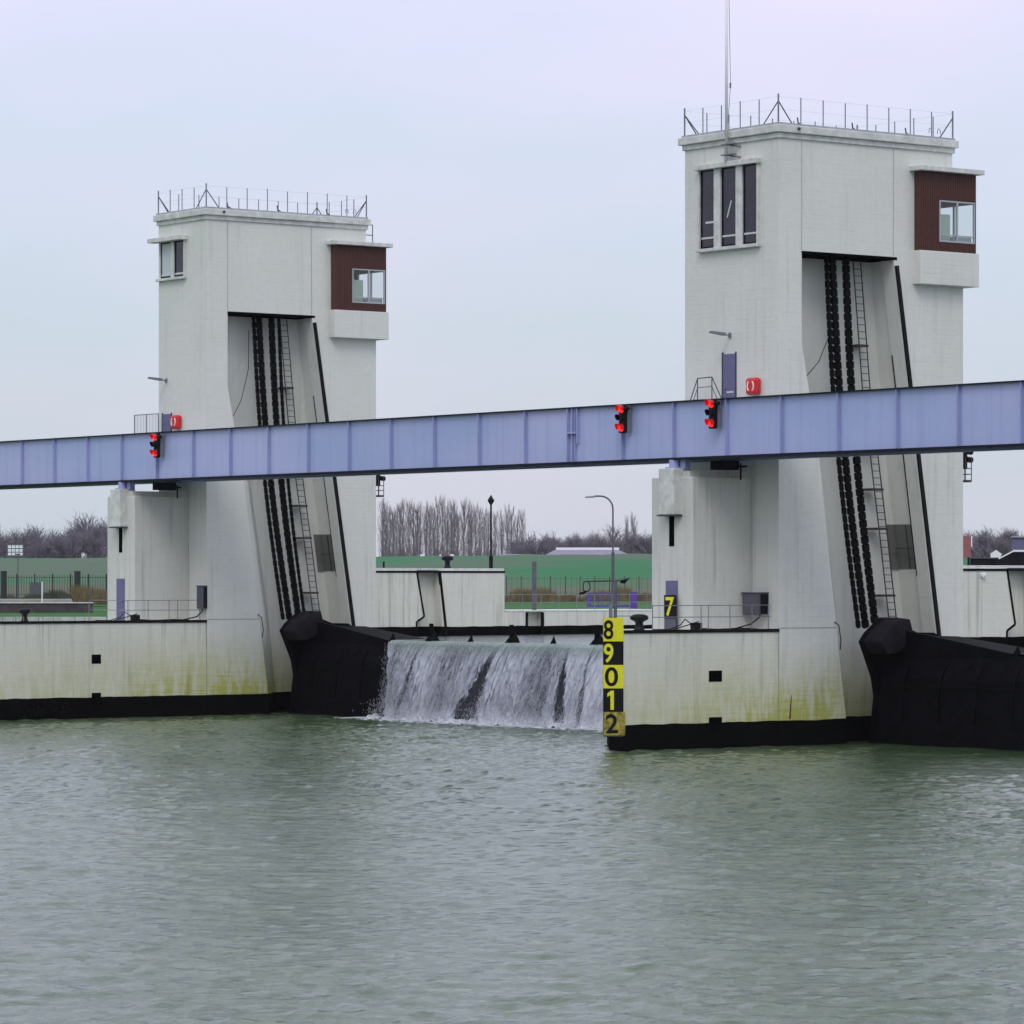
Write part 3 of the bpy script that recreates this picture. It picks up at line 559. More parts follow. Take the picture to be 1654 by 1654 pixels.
dens = k.m('ADD', k.m('ADD', k.m('MULTIPLY', strands, .95), k.m('MULTIPLY', drops, .55)), k.m('MULTIPLY', big, .40))      # ~1.2 mean
dens = k.m('ADD', dens, k.m('MULTIPLY', k.rng(X, -35.5, -37.0), .32)); dens = k.m('ADD', dens, k.m('MULTIPLY', k.rng(tt, .80, 1.0), .25))
dens = k.m('ADD', dens, k.m('MULTIPLY', k.rng(X, -23.5, -20.5), .12))
# gaps torn by the big splitters
for x_c, dx, w0, w1, a_ in ((-27.0, -2.1, .16, 1.45, .9), (-21.6, .3, .05, .8, .40), (-33.6, -1.0, .1, .3, .22), (-19.7, .2, .1, .4, .25), (-13.4, -1, .2, .9, .5)):
    ctr = k.m('ADD', x_c, k.m('MULTIPLY', tt, dx)); wd_ = k.m('ADD', w0, k.m('MULTIPLY', tt, w1 - w0)); q = k.m('DIVIDE', k.m('ABSOLUTE', k.m('SUBTRACT', X, ctr)), wd_)
    dens = k.m('SUBTRACT', dens, k.m('MULTIPLY', k.rng(k.m('ADD', q, k.m('MULTIPLY', k.m('SUBTRACT', drops, .5), 1.6)), 1.0, .1), a_))
alpha = k.rng(dens, .70, 1.06, .10, 1.0); glassy = k.m('MULTIPLY', k.rng(tt, .34, .0), .8)
alpha = k.m('MAXIMUM', alpha, glassy)
col = k.mix(k.rng(dens, .85, 1.35), (.46, .47, .55), (.90, .90, .95)); col = k.mix(k.rng(tt, .22, .02), col, (.28, .34, .31))
k.l.new(col, b.inputs['Base Color']); k.l.new(alpha, b.inputs['Alpha']); b.inputs['Roughness'].default_value = .55
b.inputs['Subsurface Weight'].default_value = 0
idx = np.arange(nx_ * nt_).reshape(nt_, nx_); Q = np.stack([idx[:-1, :-1], idx[:-1, 1:], idx[1:, 1:], idx[1:, :-1]], -1).reshape(-1, 4)
wf = np_mesh('waterfall', P.reshape(-1, 3), Q, fm_); tag(wf, kind='stuff', label='white water falling over the gate crest into the river', cat='waterfall')
# spray: a scatter of small drops thrown off the falling sheet
nD = 26000; T = np.where(rng.random(nD) < .4, rng.beta(6, 1.05, nD), rng.beta(1.8, 1.1, nD)); mx_ = rng.uniform(-37.0, -17, nD); mx_ = mx_ + 1.35 * T ** .75 * np.clip((-30 - mx_) / 7, 0, 1); drop = T ** 1.3 * 3.95
yy = 5.85 - 1.3 * (drop / 3.95) ** .42 - np.abs(rng.normal(0, .16, nD)) * (T + .15) * (1 + 2.5 * (T > .85)); zz = 3.9 - drop + rng.normal(0, .05, nD) + (T > .8) * np.abs(rng.normal(0, .22, nD))
gap = (np.abs(mx_ - (-27.0 - 1.9 * T)) < .12 + .8 * T) | (np.abs(mx_ + 21.4 - .4 * T) < .55 * T); ok = (~gap) & (zz > .02); mx_, yy, zz = mx_[ok], yy[ok], zz[ok]; T = T[ok]
s = rng.uniform(.005, .015, len(T)); ln = s * rng.uniform(2, 7, len(T)); off = np.array([[-1, 0, 0], [1, 0, 0], [0, -.6, 1.0], [0, 0, -1]])
V_ = np.stack([mx_, yy, zz], -1)[:, None, :] + off[None] * np.stack([s, s, ln], -1)[:, None, :]
Ft = (np.arange(len(T)) * 4)[:, None, None] + np.array([[0, 1, 2], [0, 3, 1], [0, 2, 3], [1, 3, 2]])[None]
sp = np_mesh('spray', V_.reshape(-1, 3), Ft.reshape(-1, 3), mat('spray_drops', (.74, .75, .82), .6), False); tag(sp, kind='stuff', label='spray drops flung off the falling water', cat='spray')
# churned foam ridge at the foot
xs = np.arange(-38.0, -6.3, .06); ys = np.arange(3.95, 5.25, .06); Xg, Yg = np.meshgrid(xs, ys); hh = np.zeros_like(Xg)
for i in range(30): hh += .03 * np.sin(Xg * rng.uniform(.8, 14) + Yg * rng.uniform(-9, 9) + rng.uniform(0, 6))
edge = np.clip((Yg - 3.95 - .15 * np.sin(Xg * 1.3) - .1 * np.sin(Xg * 3.1)) / .4, -1, 1) * np.clip((Xg + 38.0) / 1.2, 0, 1); Zg = .12 * edge + hh * .8 * np.clip(edge, 0, 1) - .03
idx = np.arange(Xg.size).reshape(Xg.shape); Q = np.stack([idx[:-1, :-1], idx[:-1, 1:], idx[1:, 1:], idx[1:, :-1]], -1).reshape(-1, 4)
tag(np_mesh('foam', np.stack([Xg, Yg, Zg], -1).reshape(-1, 3), Q, mat('foam', (.66, .68, .72), .85, noise=(5, .3), bump=(14, .6))), kind='stuff', label='band of white foam at the foot of the fall', cat='foam')

# ------------------------------------------------------------------ bridge
t = thing('bridge', 'long lavender plate girder bridge crossing in front of both towers', 'bridge', (-20, -3.2, 12.05))
xa, xb, sp_ = -175.0, 42.0, 45 / 13
MB().box(xa, xb, -3.24, -3.18, 12.12, 14.45).build('web', M['bridge'], t)
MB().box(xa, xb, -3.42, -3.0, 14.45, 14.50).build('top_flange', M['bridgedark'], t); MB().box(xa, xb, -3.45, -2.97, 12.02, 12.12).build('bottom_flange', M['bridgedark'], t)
b = MB(); b.box(xa, xb, -.62, -.56, 12.12, 14.2); b.box(xa, xb, -.75, -.42, 12.02, 12.12); b.build('back_girder', M['stiff'], t)
MB().box(xa, xb, -3.0, -.42, 14.02, 14.12).build('deck', M['metalcap'], t)
st0 = None; x = -2.90 - 49 * sp_
while x < xb:
    o = MB().box(-.015, .015, -.16, 0, 0, 2.33).build('stiffener', M['stiff'], loc=(0, 0, 0)) if st0 is None else st0.copy()
    if st0 is None: st0 = o
    else: COL.objects.link(o)
    o.parent = t; o.location = (x + 20, -3.24 + 3.2, 12.12 - 12.05)
    x += sp_
b = MB()
for x in np.arange(-2.9 - 22 * sp_, 8, sp_): b.box(x - .1, x + .1, -2.97, -.75, 12.2, 12.6)
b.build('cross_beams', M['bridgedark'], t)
xj = -2.90 - 2 * sp_
b = MB(); b.box(xj - .38, xj - .33, -3.40, -3.24, 12.13, 14.44); b.box(xj + .3, xj + .35, -3.40, -3.24, 12.9, 14.44); b.box(xj - .3, xj + .28, -3.42, -3.25, 13.34, 13.42); b.box(xj + .1, xj + .14, -3.34, -3.24, 12.13, 14.44); b.build('splice_joint', M['stiff'], t)
for x0 in (0, -45):
    b = MB(); b.tube((x0 - 2.92, -3.25, 11.72), (x0 - 2.92, -3.25, 12.03), .24, 16); b.box(x0 - 3.25, x0 - 2.6, -3.5, -2.95, 11.66, 11.73); b.box(x0 - 2.6, x0 - 2.3, -3.2, -2.9, 11.66, 12.02); b.build('bearing', M['stiff'], t)
    b = MB(); b.box(x0 - 2.2, x0 - 1.5, -1.9, -.9, 11.62, 12.0); b.tube((x0 - 1.4, -.9, 11.9), (x0 - 1.4, -.9, 11.2), .04); b.tube((x0 - 2.6, -1, 11.75), (x0 - .9, -1, 11.75), .04); b.build('inspection_trolley', M['bridgedark'], t)
# steps and rails by the tower doors
t = thing('stair_rail', 'low dark handrail with sloping ends left of the violet tower door, near tower', 'handrail', (-4.2, -.6, 14.12))
rr = MB(); P_ = [(-5.45, 14.15), (-4.68, 15.62), (-3.72, 15.64), (-2.95, 14.5)]
for yy in (-.55,):
    rr.path([(a, yy, b_) for a, b_ in P_], .022); rr.path([(-5.05, yy, 14.5), (-4.68, yy, 15.22), (-3.72, yy, 15.24), (-3.25, yy, 14.5)], .016)
    for a in (-4.68, -3.72): rr.tube((a, yy, 14.12), (a, yy, 15.63), .022)
rr.build('rail', M['darkmetal'], t)
t = thing('gate_rail', 'pale barred gate rail beside the farther tower on the bridge deck', 'railing', (-49.9, -.6, 14.12))
rr = MB()
for zz in (14.5, 15.66): rr.tube((-51.15, -.6, zz), (-48.75, -.6, zz), .022)
for i in range(17): rr.tube((-51.15 + i * .15, -.6, 14.12), (-51.15 + i * .15, -.6, 15.66), .030 if i in (0, 8, 16) else .010, 5)
rr.build('bars', M['galv'], t)

# ------------------------------------------------------------------ wall things on the towers
def lamp(x, y, z, label):
    t = thing('wall_floodlight', label, 'lamp', (x, y, z), 'lamps on the tower faces')
    MB().box(x - .06, x + .06, y - .08, y, z - .12, z + .1).build('bracket', M['galv'], t); MB().tube((x, y - .05, z - .02), (x, y - .35, z + .03), .03).build('arm', M['galv'], t)
    MB().hexa([(x - .12, y - 1.12, z + .06), (x + .12, y - 1.12, z + .06), (x + .13, y - .3, z - .04), (x - .13, y - .3, z - .04), (x - .08, y - 1.1, z + .15), (x + .08, y - 1.1, z + .15), (x + .1, y - .3, z + .10), (x - .1, y - .3, z + .10)]).build('head', M['galv'], t, bevel=.02)
lamp(-3.15, 0, 17.42, 'long grey lamp head on the near tower, above the violet door'); lamp(-48.9, 0, 17.42, 'long grey lamp head on the left face of the farther tower')
def buoy(x, y, z, label):
    t = thing('lifebuoy_box', label, 'lifebuoy box', (x, y, z), 'red lifebuoy boxes on the tower faces')
    MB().box(x - .38, x + .38, y - .30, y - .005, z - .36, z + .36).build('box', M['red'], t, bevel=.12)
    for s_ in (-1, 1): MB().path([(x + s_ * (.20 * math.cos(a)), y - .31, z + .24 * math.sin(a)) for a in np.linspace(-.9, .9, 7)], .035).build('mark', M['white'], t)
buoy(-1.47, 0, 15.17, 'red lifebuoy box right of the violet door on the near tower'); buoy(-47.75, 0, 15.20, 'red lifebuoy box on the farther tower above the girder')

def signal(x, y, z, label, lit=True, name='traffic_signal'):
    t = thing(name, label, 'signal light', (x, y, z), 'navigation signal lights')
    MB().box(x - .20, x + .18, y - .36, y - .18, z - .62, z + .62).build('housing', M['cabdark'], t, bevel=.03)
    MB().box(x - .12, x + .2, y - .18, y, z - .55, z + .55).build('mounting_plate', M['galv'], t)
    MB().tube((x + .18, y - .3, z + .42), (x + .40, y - .3, z + .42), .09, 10).build('beeper', M['cabdark'], t)
    for i, zz in enumerate((.40, 0, -.40)):
        on = lit and i != 1; r_ = .155
        MB().lathe((x, y - .36, z + zz), [(r_, 0), (r_ * .9, -.05), (r_ * .5, -.09), (.01, -.10)], 16, 'y').build('lens', M['lens_on'] if on else M['lens_off'], t, smooth=True)
        hd = MB(); n = 12
        for q in range(n):
            a0, a1 = math.pi * (-.12 + 1.24 * q / n), math.pi * (-.12 + 1.24 * (q + 1) / n); pts = []
            for a in (a0, a1):
                for rr_, yy in ((.18, -.36), (.18, -.66 + .12 * (1 - math.sin(max(0, a)))), (.165, -.36), (.165, -.66 + .12 * (1 - math.sin(max(0, a))))): pts.append((x + rr_ * math.cos(a), y + yy, z + zz + rr_ * math.sin(a)))
            hd.add(pts, [(0, 1, 5, 4), (2, 6, 7, 3), (1, 3, 7, 5), (0, 4, 6, 2)])
        hd.build('hood', M['lens_on'] if False else (M['red'] if on else M['cabdark']), t)  # hoods of lit lenses are coloured red for the lens glow
    return t
signal(-43.95, -3.35, 13.80, 'red signal light on the girder in front of the farther tower'); signal(-5.95, -3.35, 13.86, 'red signal light on the girder left of the near tower, in mid air'); signal(.05, -3.35, 13.86, 'red signal light on the girder right in front of the near tower')
for x, y, z, lb in ((-.15, 10.95, 12.2, 'dark signal light on a small cage behind the near tower, right edge'), (-45.15, 10.95, 12.35, 'dark signal light on a small cage behind the farther tower')):
    t = thing('rear_signal', lb, 'signal light', (x, y, z), 'rear signal lights')
    MB().box(x - .25, x + .05, y - .2, y, z - .35, z + .65).build('housing', M['cabdark'], t)
    for zz in (.4, .05): MB().tube((x, y, z + zz), (x, y + .3, z + zz - .02), .13, 10).build('hood', M['cabdark'], t)
    c = MB()
    for a, b_ in (((x - .3, y - .2), (x - .3, y + .15)), ((x - .3, y + .15), (x + .15, y + .15)), ((x + .15, y + .15), (x + .15, y - .2))):
        for zz in (-.9, -.6, -.35): c.tube((*a, z + zz), (*b_, z + zz), .02)
    for p in ((x - .3, y + .15), (x + .15, y + .15), (x + .15, y - .2)): c.tube((*p, z - .9), (*p, z + .1), .02)
    c.box(x - .3, x + .15, y - .2, y + .15, z - .95, z - .85); c.build('cage', M['darkmetal'], t)

# ------------------------------------------------------------------ gauge board on the nose
def text_mesh(ch, w, h):
    cu = bpy.data.curves.new('t', 'FONT'); cu.body = ch; cu.size = 1; cu.offset = .016; cu.resolution_u = 6; o = bpy.data.objects.new('t', cu); COL.objects.link(o)
    bpy.context.view_layer.update(); dg = bpy.context.evaluated_depsgraph_get(); me = bpy.data.meshes.new_from_object(o.evaluated_get(dg)); bpy.data.objects.remove(o)
    V = np.array([v.co[:] for v in me.vertices]); lo, hi_ = V.min(0), V.max(0); fs = [tuple(p.vertices) for p in me.polygons]
    V = (V - (lo + hi_) / 2) / (hi_ - lo + 1e-9); return [(a * w, b_ * h) for a, b_, _ in V], fs
def digit(mbp, ch, org, right, nrm, zc, w, h, m, parent, off):
    if ch == '1': vv, fs = [(-.02, -.39, 0), (.12, -.39, 0), (.12, .39, 0), (.0, .39, 0), (-.15, .27, 0), (-.15, .13, 0), (-.02, .21, 0)], [(0, 1, 2, 3, 6), (3, 4, 5, 6)]; vv = [(a, b_) for a, b_, _ in vv]
    else: vv, fs = text_mesh(ch, w, h)
    mb = MB(); 
    mb.add([tuple(org + right * (a + off) + nrm * .012 + Vector((0, 0, zc + b_))) for a, b_ in vv], fs); return mb.build('digit', m, parent)
t = thing('gauge_board', 'tall yellow and black water-level board numbered 8 9 0 1 2 on the pier nose', 'gauge board', (-.25, -8.65, .6))
nr = Vector((-FW.x, -FW.y, 0)); ctr = Vector((-.255, -8.64, 0)) + nr * .06
MB().hexa([tuple(ctr + RT * a + nr * b_ + Vector((0, 0, c))) for c in (.60, 5.43) for a, b_ in ((-.42, -.10), (-.42, -.035), (.40, -.035), (.40, -.10))]).build('backing_board', M['darkmetal'], t)
z_ = 5.43
for i, ch in enumerate('89012'):
    bm_, dm = ((M['yellow'], M['cabdark']) if ch in '80' else (M['cabdark'], M['yellow']))
    if ch == '2': bm_, dm = M['mustard'], M['cabdark']
    w0, w1 = (-.41, .41) if ch != '2' else (-.40, .48)
    zt_, zb_ = z_ - .956 * i, z_ - .956 * (i + 1) + .006
    pl = MB().hexa([tuple(ctr + RT * a + nr * b_ + Vector((0, 0, c))) for c in (zb_, zt_) for a, b_ in ((w0, -.03), (w0, .0), (w1, .0), (w1, -.03))]).build('plate', bm_, t)
    digit(None, ch, ctr, RT, nr, (zt_ + zb_) / 2, {'1': .24, '0': .54, '2': .50}.get(ch, .40), .78, dm, pl, {'8': -.20, '9': -.20, '0': -.08, '1': -.10, '2': -.06}[ch])
t = thing('gauge_plate', 'black plate with a yellow 7 standing before the door of the near pier', 'gauge board', (-3.03, -3.5, 4.9))
ct = Vector((-2.93, -3.52, 0)); MB().box(-3.31, -2.55, -3.51, -3.47, 5.36, 6.34).build('plate', M['cabdark'], t)
digit(None, '7', ct, Vector((1, 0, 0)), Vector((0, -1, 0)), 5.86, .58, .80, M['yellow'], t, .03)
MB().box(-3.31, -2.55, -3.50, -3.47, 4.9, 5.36).build('stand', M['cab'], t)

# ------------------------------------------------------------------ deck things
def bollard(x, y, z, label, s=1):
    t = MB().lathe((x, y, z), [(.24 * s, 0), (.22 * s, .08), (.17 * s, .14), (.16 * s, .34), (.22 * s, .40), (.36 * s, .46), (.39 * s, .54), (.36 * s, .62), (.22 * s, .68), (.02, .70)], 20).build('bollard', M['bollard'], loc=(x, y, z), smooth=True)
    return tag(t, label, 'bollard', 'black mooring bollards')
bollard(-1.0, -6.7, 4.88, 'black mushroom bollard on the near pier just right of the gauge'); bollard(-46.0, -10.1, 4.88, 'black mushroom bollard on the long left pier', .82)
bollard(-46.0, 16.0, 7.62, 'black mushroom bollard on the high wall behind the farther tower', .85)
for x, y, lb in ((-46, 11.8, 'farther tower'), (-.6, 11.5, 'near tower')): tag(MB().lathe((x, y, 7.62), [(.06, 0), (.05, .25), (.07, .3), (.02, .36)], 10).build('mooring_pin', M['black'], loc=(x, y, 7.62)), 'small black pin on the wall top right of the ' + lb, 'pin')
def rail_run(pts, z0, tops, posts, label, m=None, name='deck_railing', parts=True, r=.02):
    m = m or M['galv']; t = thing(name, label, 'railing', (pts[0][0], pts[0][1], z0), 'railings on the piers'); w = MB()
    for h_ in tops: w.path([(x, y, z0 + h_) for x, y in pts], r)
    w.build('rail', m, t)
    for (x, y) in posts: MB().tube((x, y, z0), (x, y, z0 + tops[0]), r * 1.1).build('post', m, t)
    return t
rail_run([(-.5, -.05), (-.5, -6.4)], 4.88, [1.04, .56], [(-.5, y) for y in (-.15, -1.05, -2.25, -3.42, -3.81, -6.4)], 'thin grey railing along the near pier in front of its door', r=.018)
rail_run([(-.9, -8.2), (-5.7, -4.45), (-5.7, -3.4)], 4.88, [1.04, .56], [(-.9, -8.2), (-2.2, -7.23), (-3.4, -6.33), (-4.6, -5.43), (-5.7, -4.45)], 'thin grey railing on the far side of the near pier nose', r=.018)
rail_run([(-45.5, .0), (-45.5, -4.45), (-49.3, -4.45)], 4.88, [1.06, .56], [(-45.5, y) for y in (-.1, -1.43, -1.95, -3.2, -4.4)] + [(-49.3, -4.45)], 'thin grey railing before the support block of the left pier', r=.018)
rail_run([(-45.6, -4.6), (-45.6, -14)], 4.88, [.02], [], 'cable run lying along the left pier edge', M['black'], 'edge_cable')
t = thing('deck_railing', 'row of short grey railing stumps on the left pier beside its bollard', 'railing', (-45.4, -9, 4.88), 'railings on the piers')
for y in (-6.98, -7.55, -8.8, -9.4, -9.65, -10.5, -10.95, -11.1, -11.7, -12.6, -13.4): MB().tube((-45.4, y, 4.88), (-45.4, y, 5.17), .018).build('post', M['galv'], t)
def cabinet(x0, x1, y0, z0, z1, label, big):
    t = thing('control_cabinet', label, 'cabinet', ((x0 + x1) / 2, y0 / 2, z0), 'cabinets on the tower feet')
    MB().box(x0, x1, y0, -.003, z0, z1).build('case', M['cab'], t, bevel=.015)
    MB().box(x1 - .001, x1 + .02, y0 + (.18 if big else .12), -.02, z0 + .04, z1 - .04).build('door', M['cabdark'], t)
    MB().box(x0 - .04, x1 + .04, y0 - .05, -.003, z1, z1 + .04).build('cap', M['cab'], t)
    MB().path([(x1 - .2, y0 / 2, z0), (x1 - .2, y0 / 2, z0 - .1), (x1 - .3, y0 - .1, z0 - .4), (x1 - .4, y0 - .9, 4.93), (x1 - .4, y0 - 1.6, 4.92)], .03).build('conduit', M['black'], t)
cabinet(-1.62, -.66, -.62, 5.52, 6.42, 'wide grey electrical cabinet on the foot of the near tower', True)
cabinet(-45.42, -44.9 - .02, -.34, 5.5, 6.66, 'narrow dark electrical cabinet at the foot of the farther tower', False)
for x0, nm in ((0, 'near pier'), (-45, 'left pier')):
    mb = MB(); pts = [(x0 - .7, y, 4.93 + .02 * math.sin(y * 3)) for y in np.arange(-3.6, -.4, .3)]; mb.path(pts, .035); mb.path([(x0 - .9, -3.7, 4.95), (x0 - .95, -4.3, 5.35), (x0 - .9, -4.6, 5.1), (x0 - .9, -5.2, 4.93), (x0 - .85, -6.1, 4.93)], .022); mb.path([(x0 - .9, -3.6, 5.25), (x0 - .9, -4.2, 5.1), (x0 - .85, -5, 4.93)], .022); mb.box(x0 - 1.1, x0 - .8, -3.9, -3.5, 4.9, 5.2)
    tag(mb.build('mooring_hose', M['black'], loc=(x0 - .7, -3, 4.9)), 'black hoses lying on the deck of the ' + nm + ' by its door', 'hose')
# mast with two lamps at the pier nose
t = thing('lamp_mast', 'dark mast with a crossbar, a floodlight and a hanging lamp behind the gauge', 'lamp mast', (-5.8, -4.1, 4.88))
a = Vector((-5.75, -4.2, 4.88)); MB().tube(a, a + Vector((0, 0, 2.1)), .075, 10).build('pole', M['post'], t)
l_e = a - RT * 1.35 + Vector((0, 0, 2.03)); r_e = a + RT * .35 + Vector((0, 0, 2.08)); MB().tube(l_e, r_e, .035).build('crossbar', M['darkmetal'], t)
fl = MB(); fl.hexa([tuple(r_e + RT * p + FW * q + Vector((0, 0, z_))) for p, q, z_ in ((-.15, -.08, -.12), (-.15, .08, -.12), (.05, .08, -.14), (.05, -.08, -.14), (-.1, -.1, 0), (-.1, .1, 0), (.28, .1, .12), (.28, -.1, .12))]); fl.build('floodlight', M['black'], t)
hg = MB(); hg.path([tuple(l_e + RT * p + Vector((0, 0, z_))) for p, z_ in ((.02, 0), (-.02, -.18), (.0, -.4), (.2, -.42), (.28, -.3), (.26, -.08), (.15, .0))], .022); hg.hexa([tuple(l_e + RT * p + FW * q + Vector((0, 0, z_))) for p, q, z_ in ((-.22, -.1, -.56), (-.22, .1, -.56), (.02, .1, -.54), (.02, -.1, -.54), (-.15, -.1, -.46), (-.15, .1, -.46), (.27, .1, -.36), (.27, -.1, -.36))]); hg.build('hanging_lamp', M['black'], t)
# day mark
t = thing('day_mark', 'thin black pole with a diamond top on the end of the high wall', 'marker pole', (-45.8, 19.1 - .6, 7.62))
p = Vector((-45.75, 18.75, 7.6)); MB().tube(p, p + Vector((0, 0, .7)), .11, 10).build('foot', M['black'], t); MB().tube(p, p + Vector((0, 0, 3.6)), .05, 8).build('pole', M['black'], t)
c0 = p + Vector((0, 0, 3.72)); mb = MB(); n = 12; mb.lathe(tuple(c0), [(.01, -.31), (.23, -.02), (.23, .02), (.01, .31)], 4); mb.build('diamond', M['black'], t)
# lower wall rail and posts upstream
rail_run([(-45.8, 19.4), (-45.8, 31)], 5.33, [.85, .42], [(-45.8, y) for y in np.arange(19.7, 31, 1.25)], 'thin railing on the low upstream wall beside the grass', name='wall_railing', r=.016)
tag(MB().tube((-46.4, 22.2, 4), (-46.4, 22.2, 8.0), .13, 10).build('mooring_post', M['post'], loc=(-46.4, 22.2, 4)), 'plain grey post standing on the low upstream wall left of the street lamp', 'post')
# street lamp
def street_lamp(x_, v, z0, H, label):
    p = Vector(px(x_, v, z0)); t = thing('street_lamp', label, 'street lamp', tuple(p))
    MB().tube(p, p + Vector((0, 0, H * .55)), .095, 10).build('lower_pole', M['post'], t); MB().path([tuple(p + Vector((0, 0, H * .55)))] + [tuple(p + Vector((0, 0, H - .75)) )] + [tuple(p - RT * (.75 - .75 * math.cos(a)) + Vector((0, 0, H - .75 + .75 * math.sin(a)))) for a in np.linspace(.2, math.pi / 2, 7)] + [tuple(p - RT * 1.1 + Vector((0, 0, H)))], .05, 8).build('arm', M['post'], t)
    h_ = p - RT * 1.05 + Vector((0, 0, H - .02)); MB().hexa([tuple(h_ - RT * a + FW * b_ + Vector((0, 0, c))) for a, b_, c in ((0, -.1, -.07), (0, .1, -.07), (.6, .12, -.10), (.6, -.12, -.10), (0, -.06, .05), (0, .06, .05), (.6, .06, .0), (.6, -.06, .0))]).build('lamp_head', M['galv'], t, bevel=.02)
street_lamp(990, 225, 4.55, 7.4, 'grey street lamp with a curved arm, left of the near tower')
# ------------------------------------------------------------------ lock island behind: purple footbridge, walls
t = thing('footbridge', 'small purple footbridge railing and panel below the street lamp', 'footbridge', px(990, 236, 4.6))
mb = MB(); 
def seg(m_, x0_, x1_, v, z0, z1, d=.1): m_.hexa([px(x0_, v, z0), px(x1_, v, z0), px(x1_, v + d, z0), px(x0_, v + d, z0), px(x0_, v, z1), px(x1_, v, z1), px(x1_, v + d, z1), px(x0_, v + d, z1)])
seg(mb, 948, 1001, 236, 6.12, 6.20); seg(mb, 948, 1030, 236, 5.32, 5.42)
for x_ in (948, 952, 958, 966, 972, 981, 984, 987, 990, 993, 998): seg(mb, x_, x_ + (3 if x_ < 955 else 1.3), 236, 5.4, 6.15)
mb.build('railing', M['purple'], t); mb = MB(); seg(mb, 1018.5, 1029, 235.6, 5.1, 6.25, .6); mb.build('panel', M['purple'], t); mb = MB(); seg(mb, 1001, 1052, 236, 4.2, 5.0, 3); seg(mb, 1008, 1052, 232, 3.9, 4.55, 3); mb.build('deck', M['coping'], t)
t = thing('quay_wall', 'low brown retaining wall with pale cap beyond the left pier', 'wall', px(70, 285, 4.5)); mb = MB(); seg(mb, -60, 150, 285, 4.4, 5.25, .4); mb.build('wall', mat('dark_brick', (.07, .055, .06), .9, noise=(1.5, .4)), t); mb = MB(); seg(mb, -60, 151, 284.9, 5.25, 5.33, .6); mb.build('cap', M['coping'], t)
mb = MB(); P1 = [px(-80, 300, 4.62), px(190, 300, 4.62), px(190, 304, 4.62), px(-80, 304, 4.62)]; 
lw = MB(); seg(lw, -80, 172, 222, 4.2, 4.83, .5); tag(lw.build('kerb_wall', M['coping'], loc=px(40, 222, 4)), 'low white wall just beyond the left pier deck', 'wall')
mb = MB(); mb.hexa([px(-80, 395, 4.4), px(125, 395, 4.4), px(125, 401, 4.4), px(-80, 401, 4.4), px(-80, 395, 5.0), px(125, 395, 5.0), px(125, 401, 5.02), px(-80, 401, 5.02)]); tag(mb.build('path', mat('pale_concrete_path', (.34, .33, .31), .9, noise=(.6, .3))), kind='structure')

def mesh_fence(x0_, x1_, v, zb, zt, step, npost, label, m, spikes=False, rb=.02):
    t = thing('fence', label, 'fence', px((x0_ + x1_) / 2, v, zb), 'fences at the foot of the dyke'); mb = MB(); u0 = (x0_ - 827) / 6141.9 * v; u1 = (x1_ - 827) / 6141.9 * v; u = u0
    while u <= u1: mb.tube(uv(u, v, zb), uv(u, v, zt), rb, 4); u += step
    for zz in (zb + .25, zt - .25): mb.tube(uv(u0, v, zz), uv(u1, v, zz), rb * 1.5, 4)
    mb.build('bars', m, t)
    for i in range(npost + 1):
        u = u0 + (u1 - u0) * i / npost; MB().tube(uv(u, v, zb - .4), uv(u, v, zt + (.15 if spikes else .05)), .07 if spikes else .04, 6).build('post', m, t)
mesh_fence(-60, 172, 418, 5.2, 7.55, .28, 8, 'dark spiked fence left of the farther tower', M['fencegreen'], True, .022)
mesh_fence(818, 1056, 421, 5.3, 7.4, .6, 10, 'faint wire fence between the towers below the dyke', M['fencegreen'], False, .010)
for x_ in (6, 125): 
    tag(MB().box(-.25, .25, -.25, .25, 0, 3.0).build('gate_post', M['fencegreen'], loc=(0, 0, 0)), 'thick dark post in the spiked fence, ' + ('at the left frame edge' if x_ < 50 else 'nearer the farther tower'), 'post').location = px(x_, 415, 5.0)
for x_, v, w_, h_, lb in ((57, 330, 1.0, 1.15, 'dark square board on the grass behind the left pier'),):
    t = thing('board', lb, 'board', px(x_, v, 5)); mb = MB(); seg(mb, 48, 67, v, 5.0 + .75, 5.0 + 1.8, .1); mb.build('panel', M['cab'], t); mb = MB(); seg(mb, 67, 69, v, 4.5, 6.85, .1); mb.build('post', M['ridge'], t)
t = thing('grid_panel', 'white gridded screen on a post in front of the left trees', 'screen', px(25, 512, 10.1)); mb = MB()  # panels are white by base colour, without emission
for i in range(4):
    for j in range(3): seg(mb, 13 + i * 6.1, 18 + i * 6.1, 512, 10.35 + j * .48, 10.72 + j * .48, .15)
mb.build('panels', M['ridge'], t); mb = MB(); seg(mb, 12, 38, 512.3, 10.3, 11.8, .05); mb.build('frame', M['galv'], t); mb = MB(); seg(mb, 20, 21, 512.4, 9.5, 10.3, .1); seg(mb, 31, 32, 512.4, 9.5, 10.3, .1); mb.build('post', M['galv'], t)
t = thing('lamp_post', 'thin pole with a flat lamp before the white screen', 'lamp post', px(29, 410, 5.2)); MB().tube(px(29, 410, 4.8), px(29, 410, 9.8), .06, 6).build('pole', M['post'], t); mb = MB(); seg(mb, 25, 33, 410, 9.7, 9.85, .3); mb.build('lamp_head', M['post'], t)

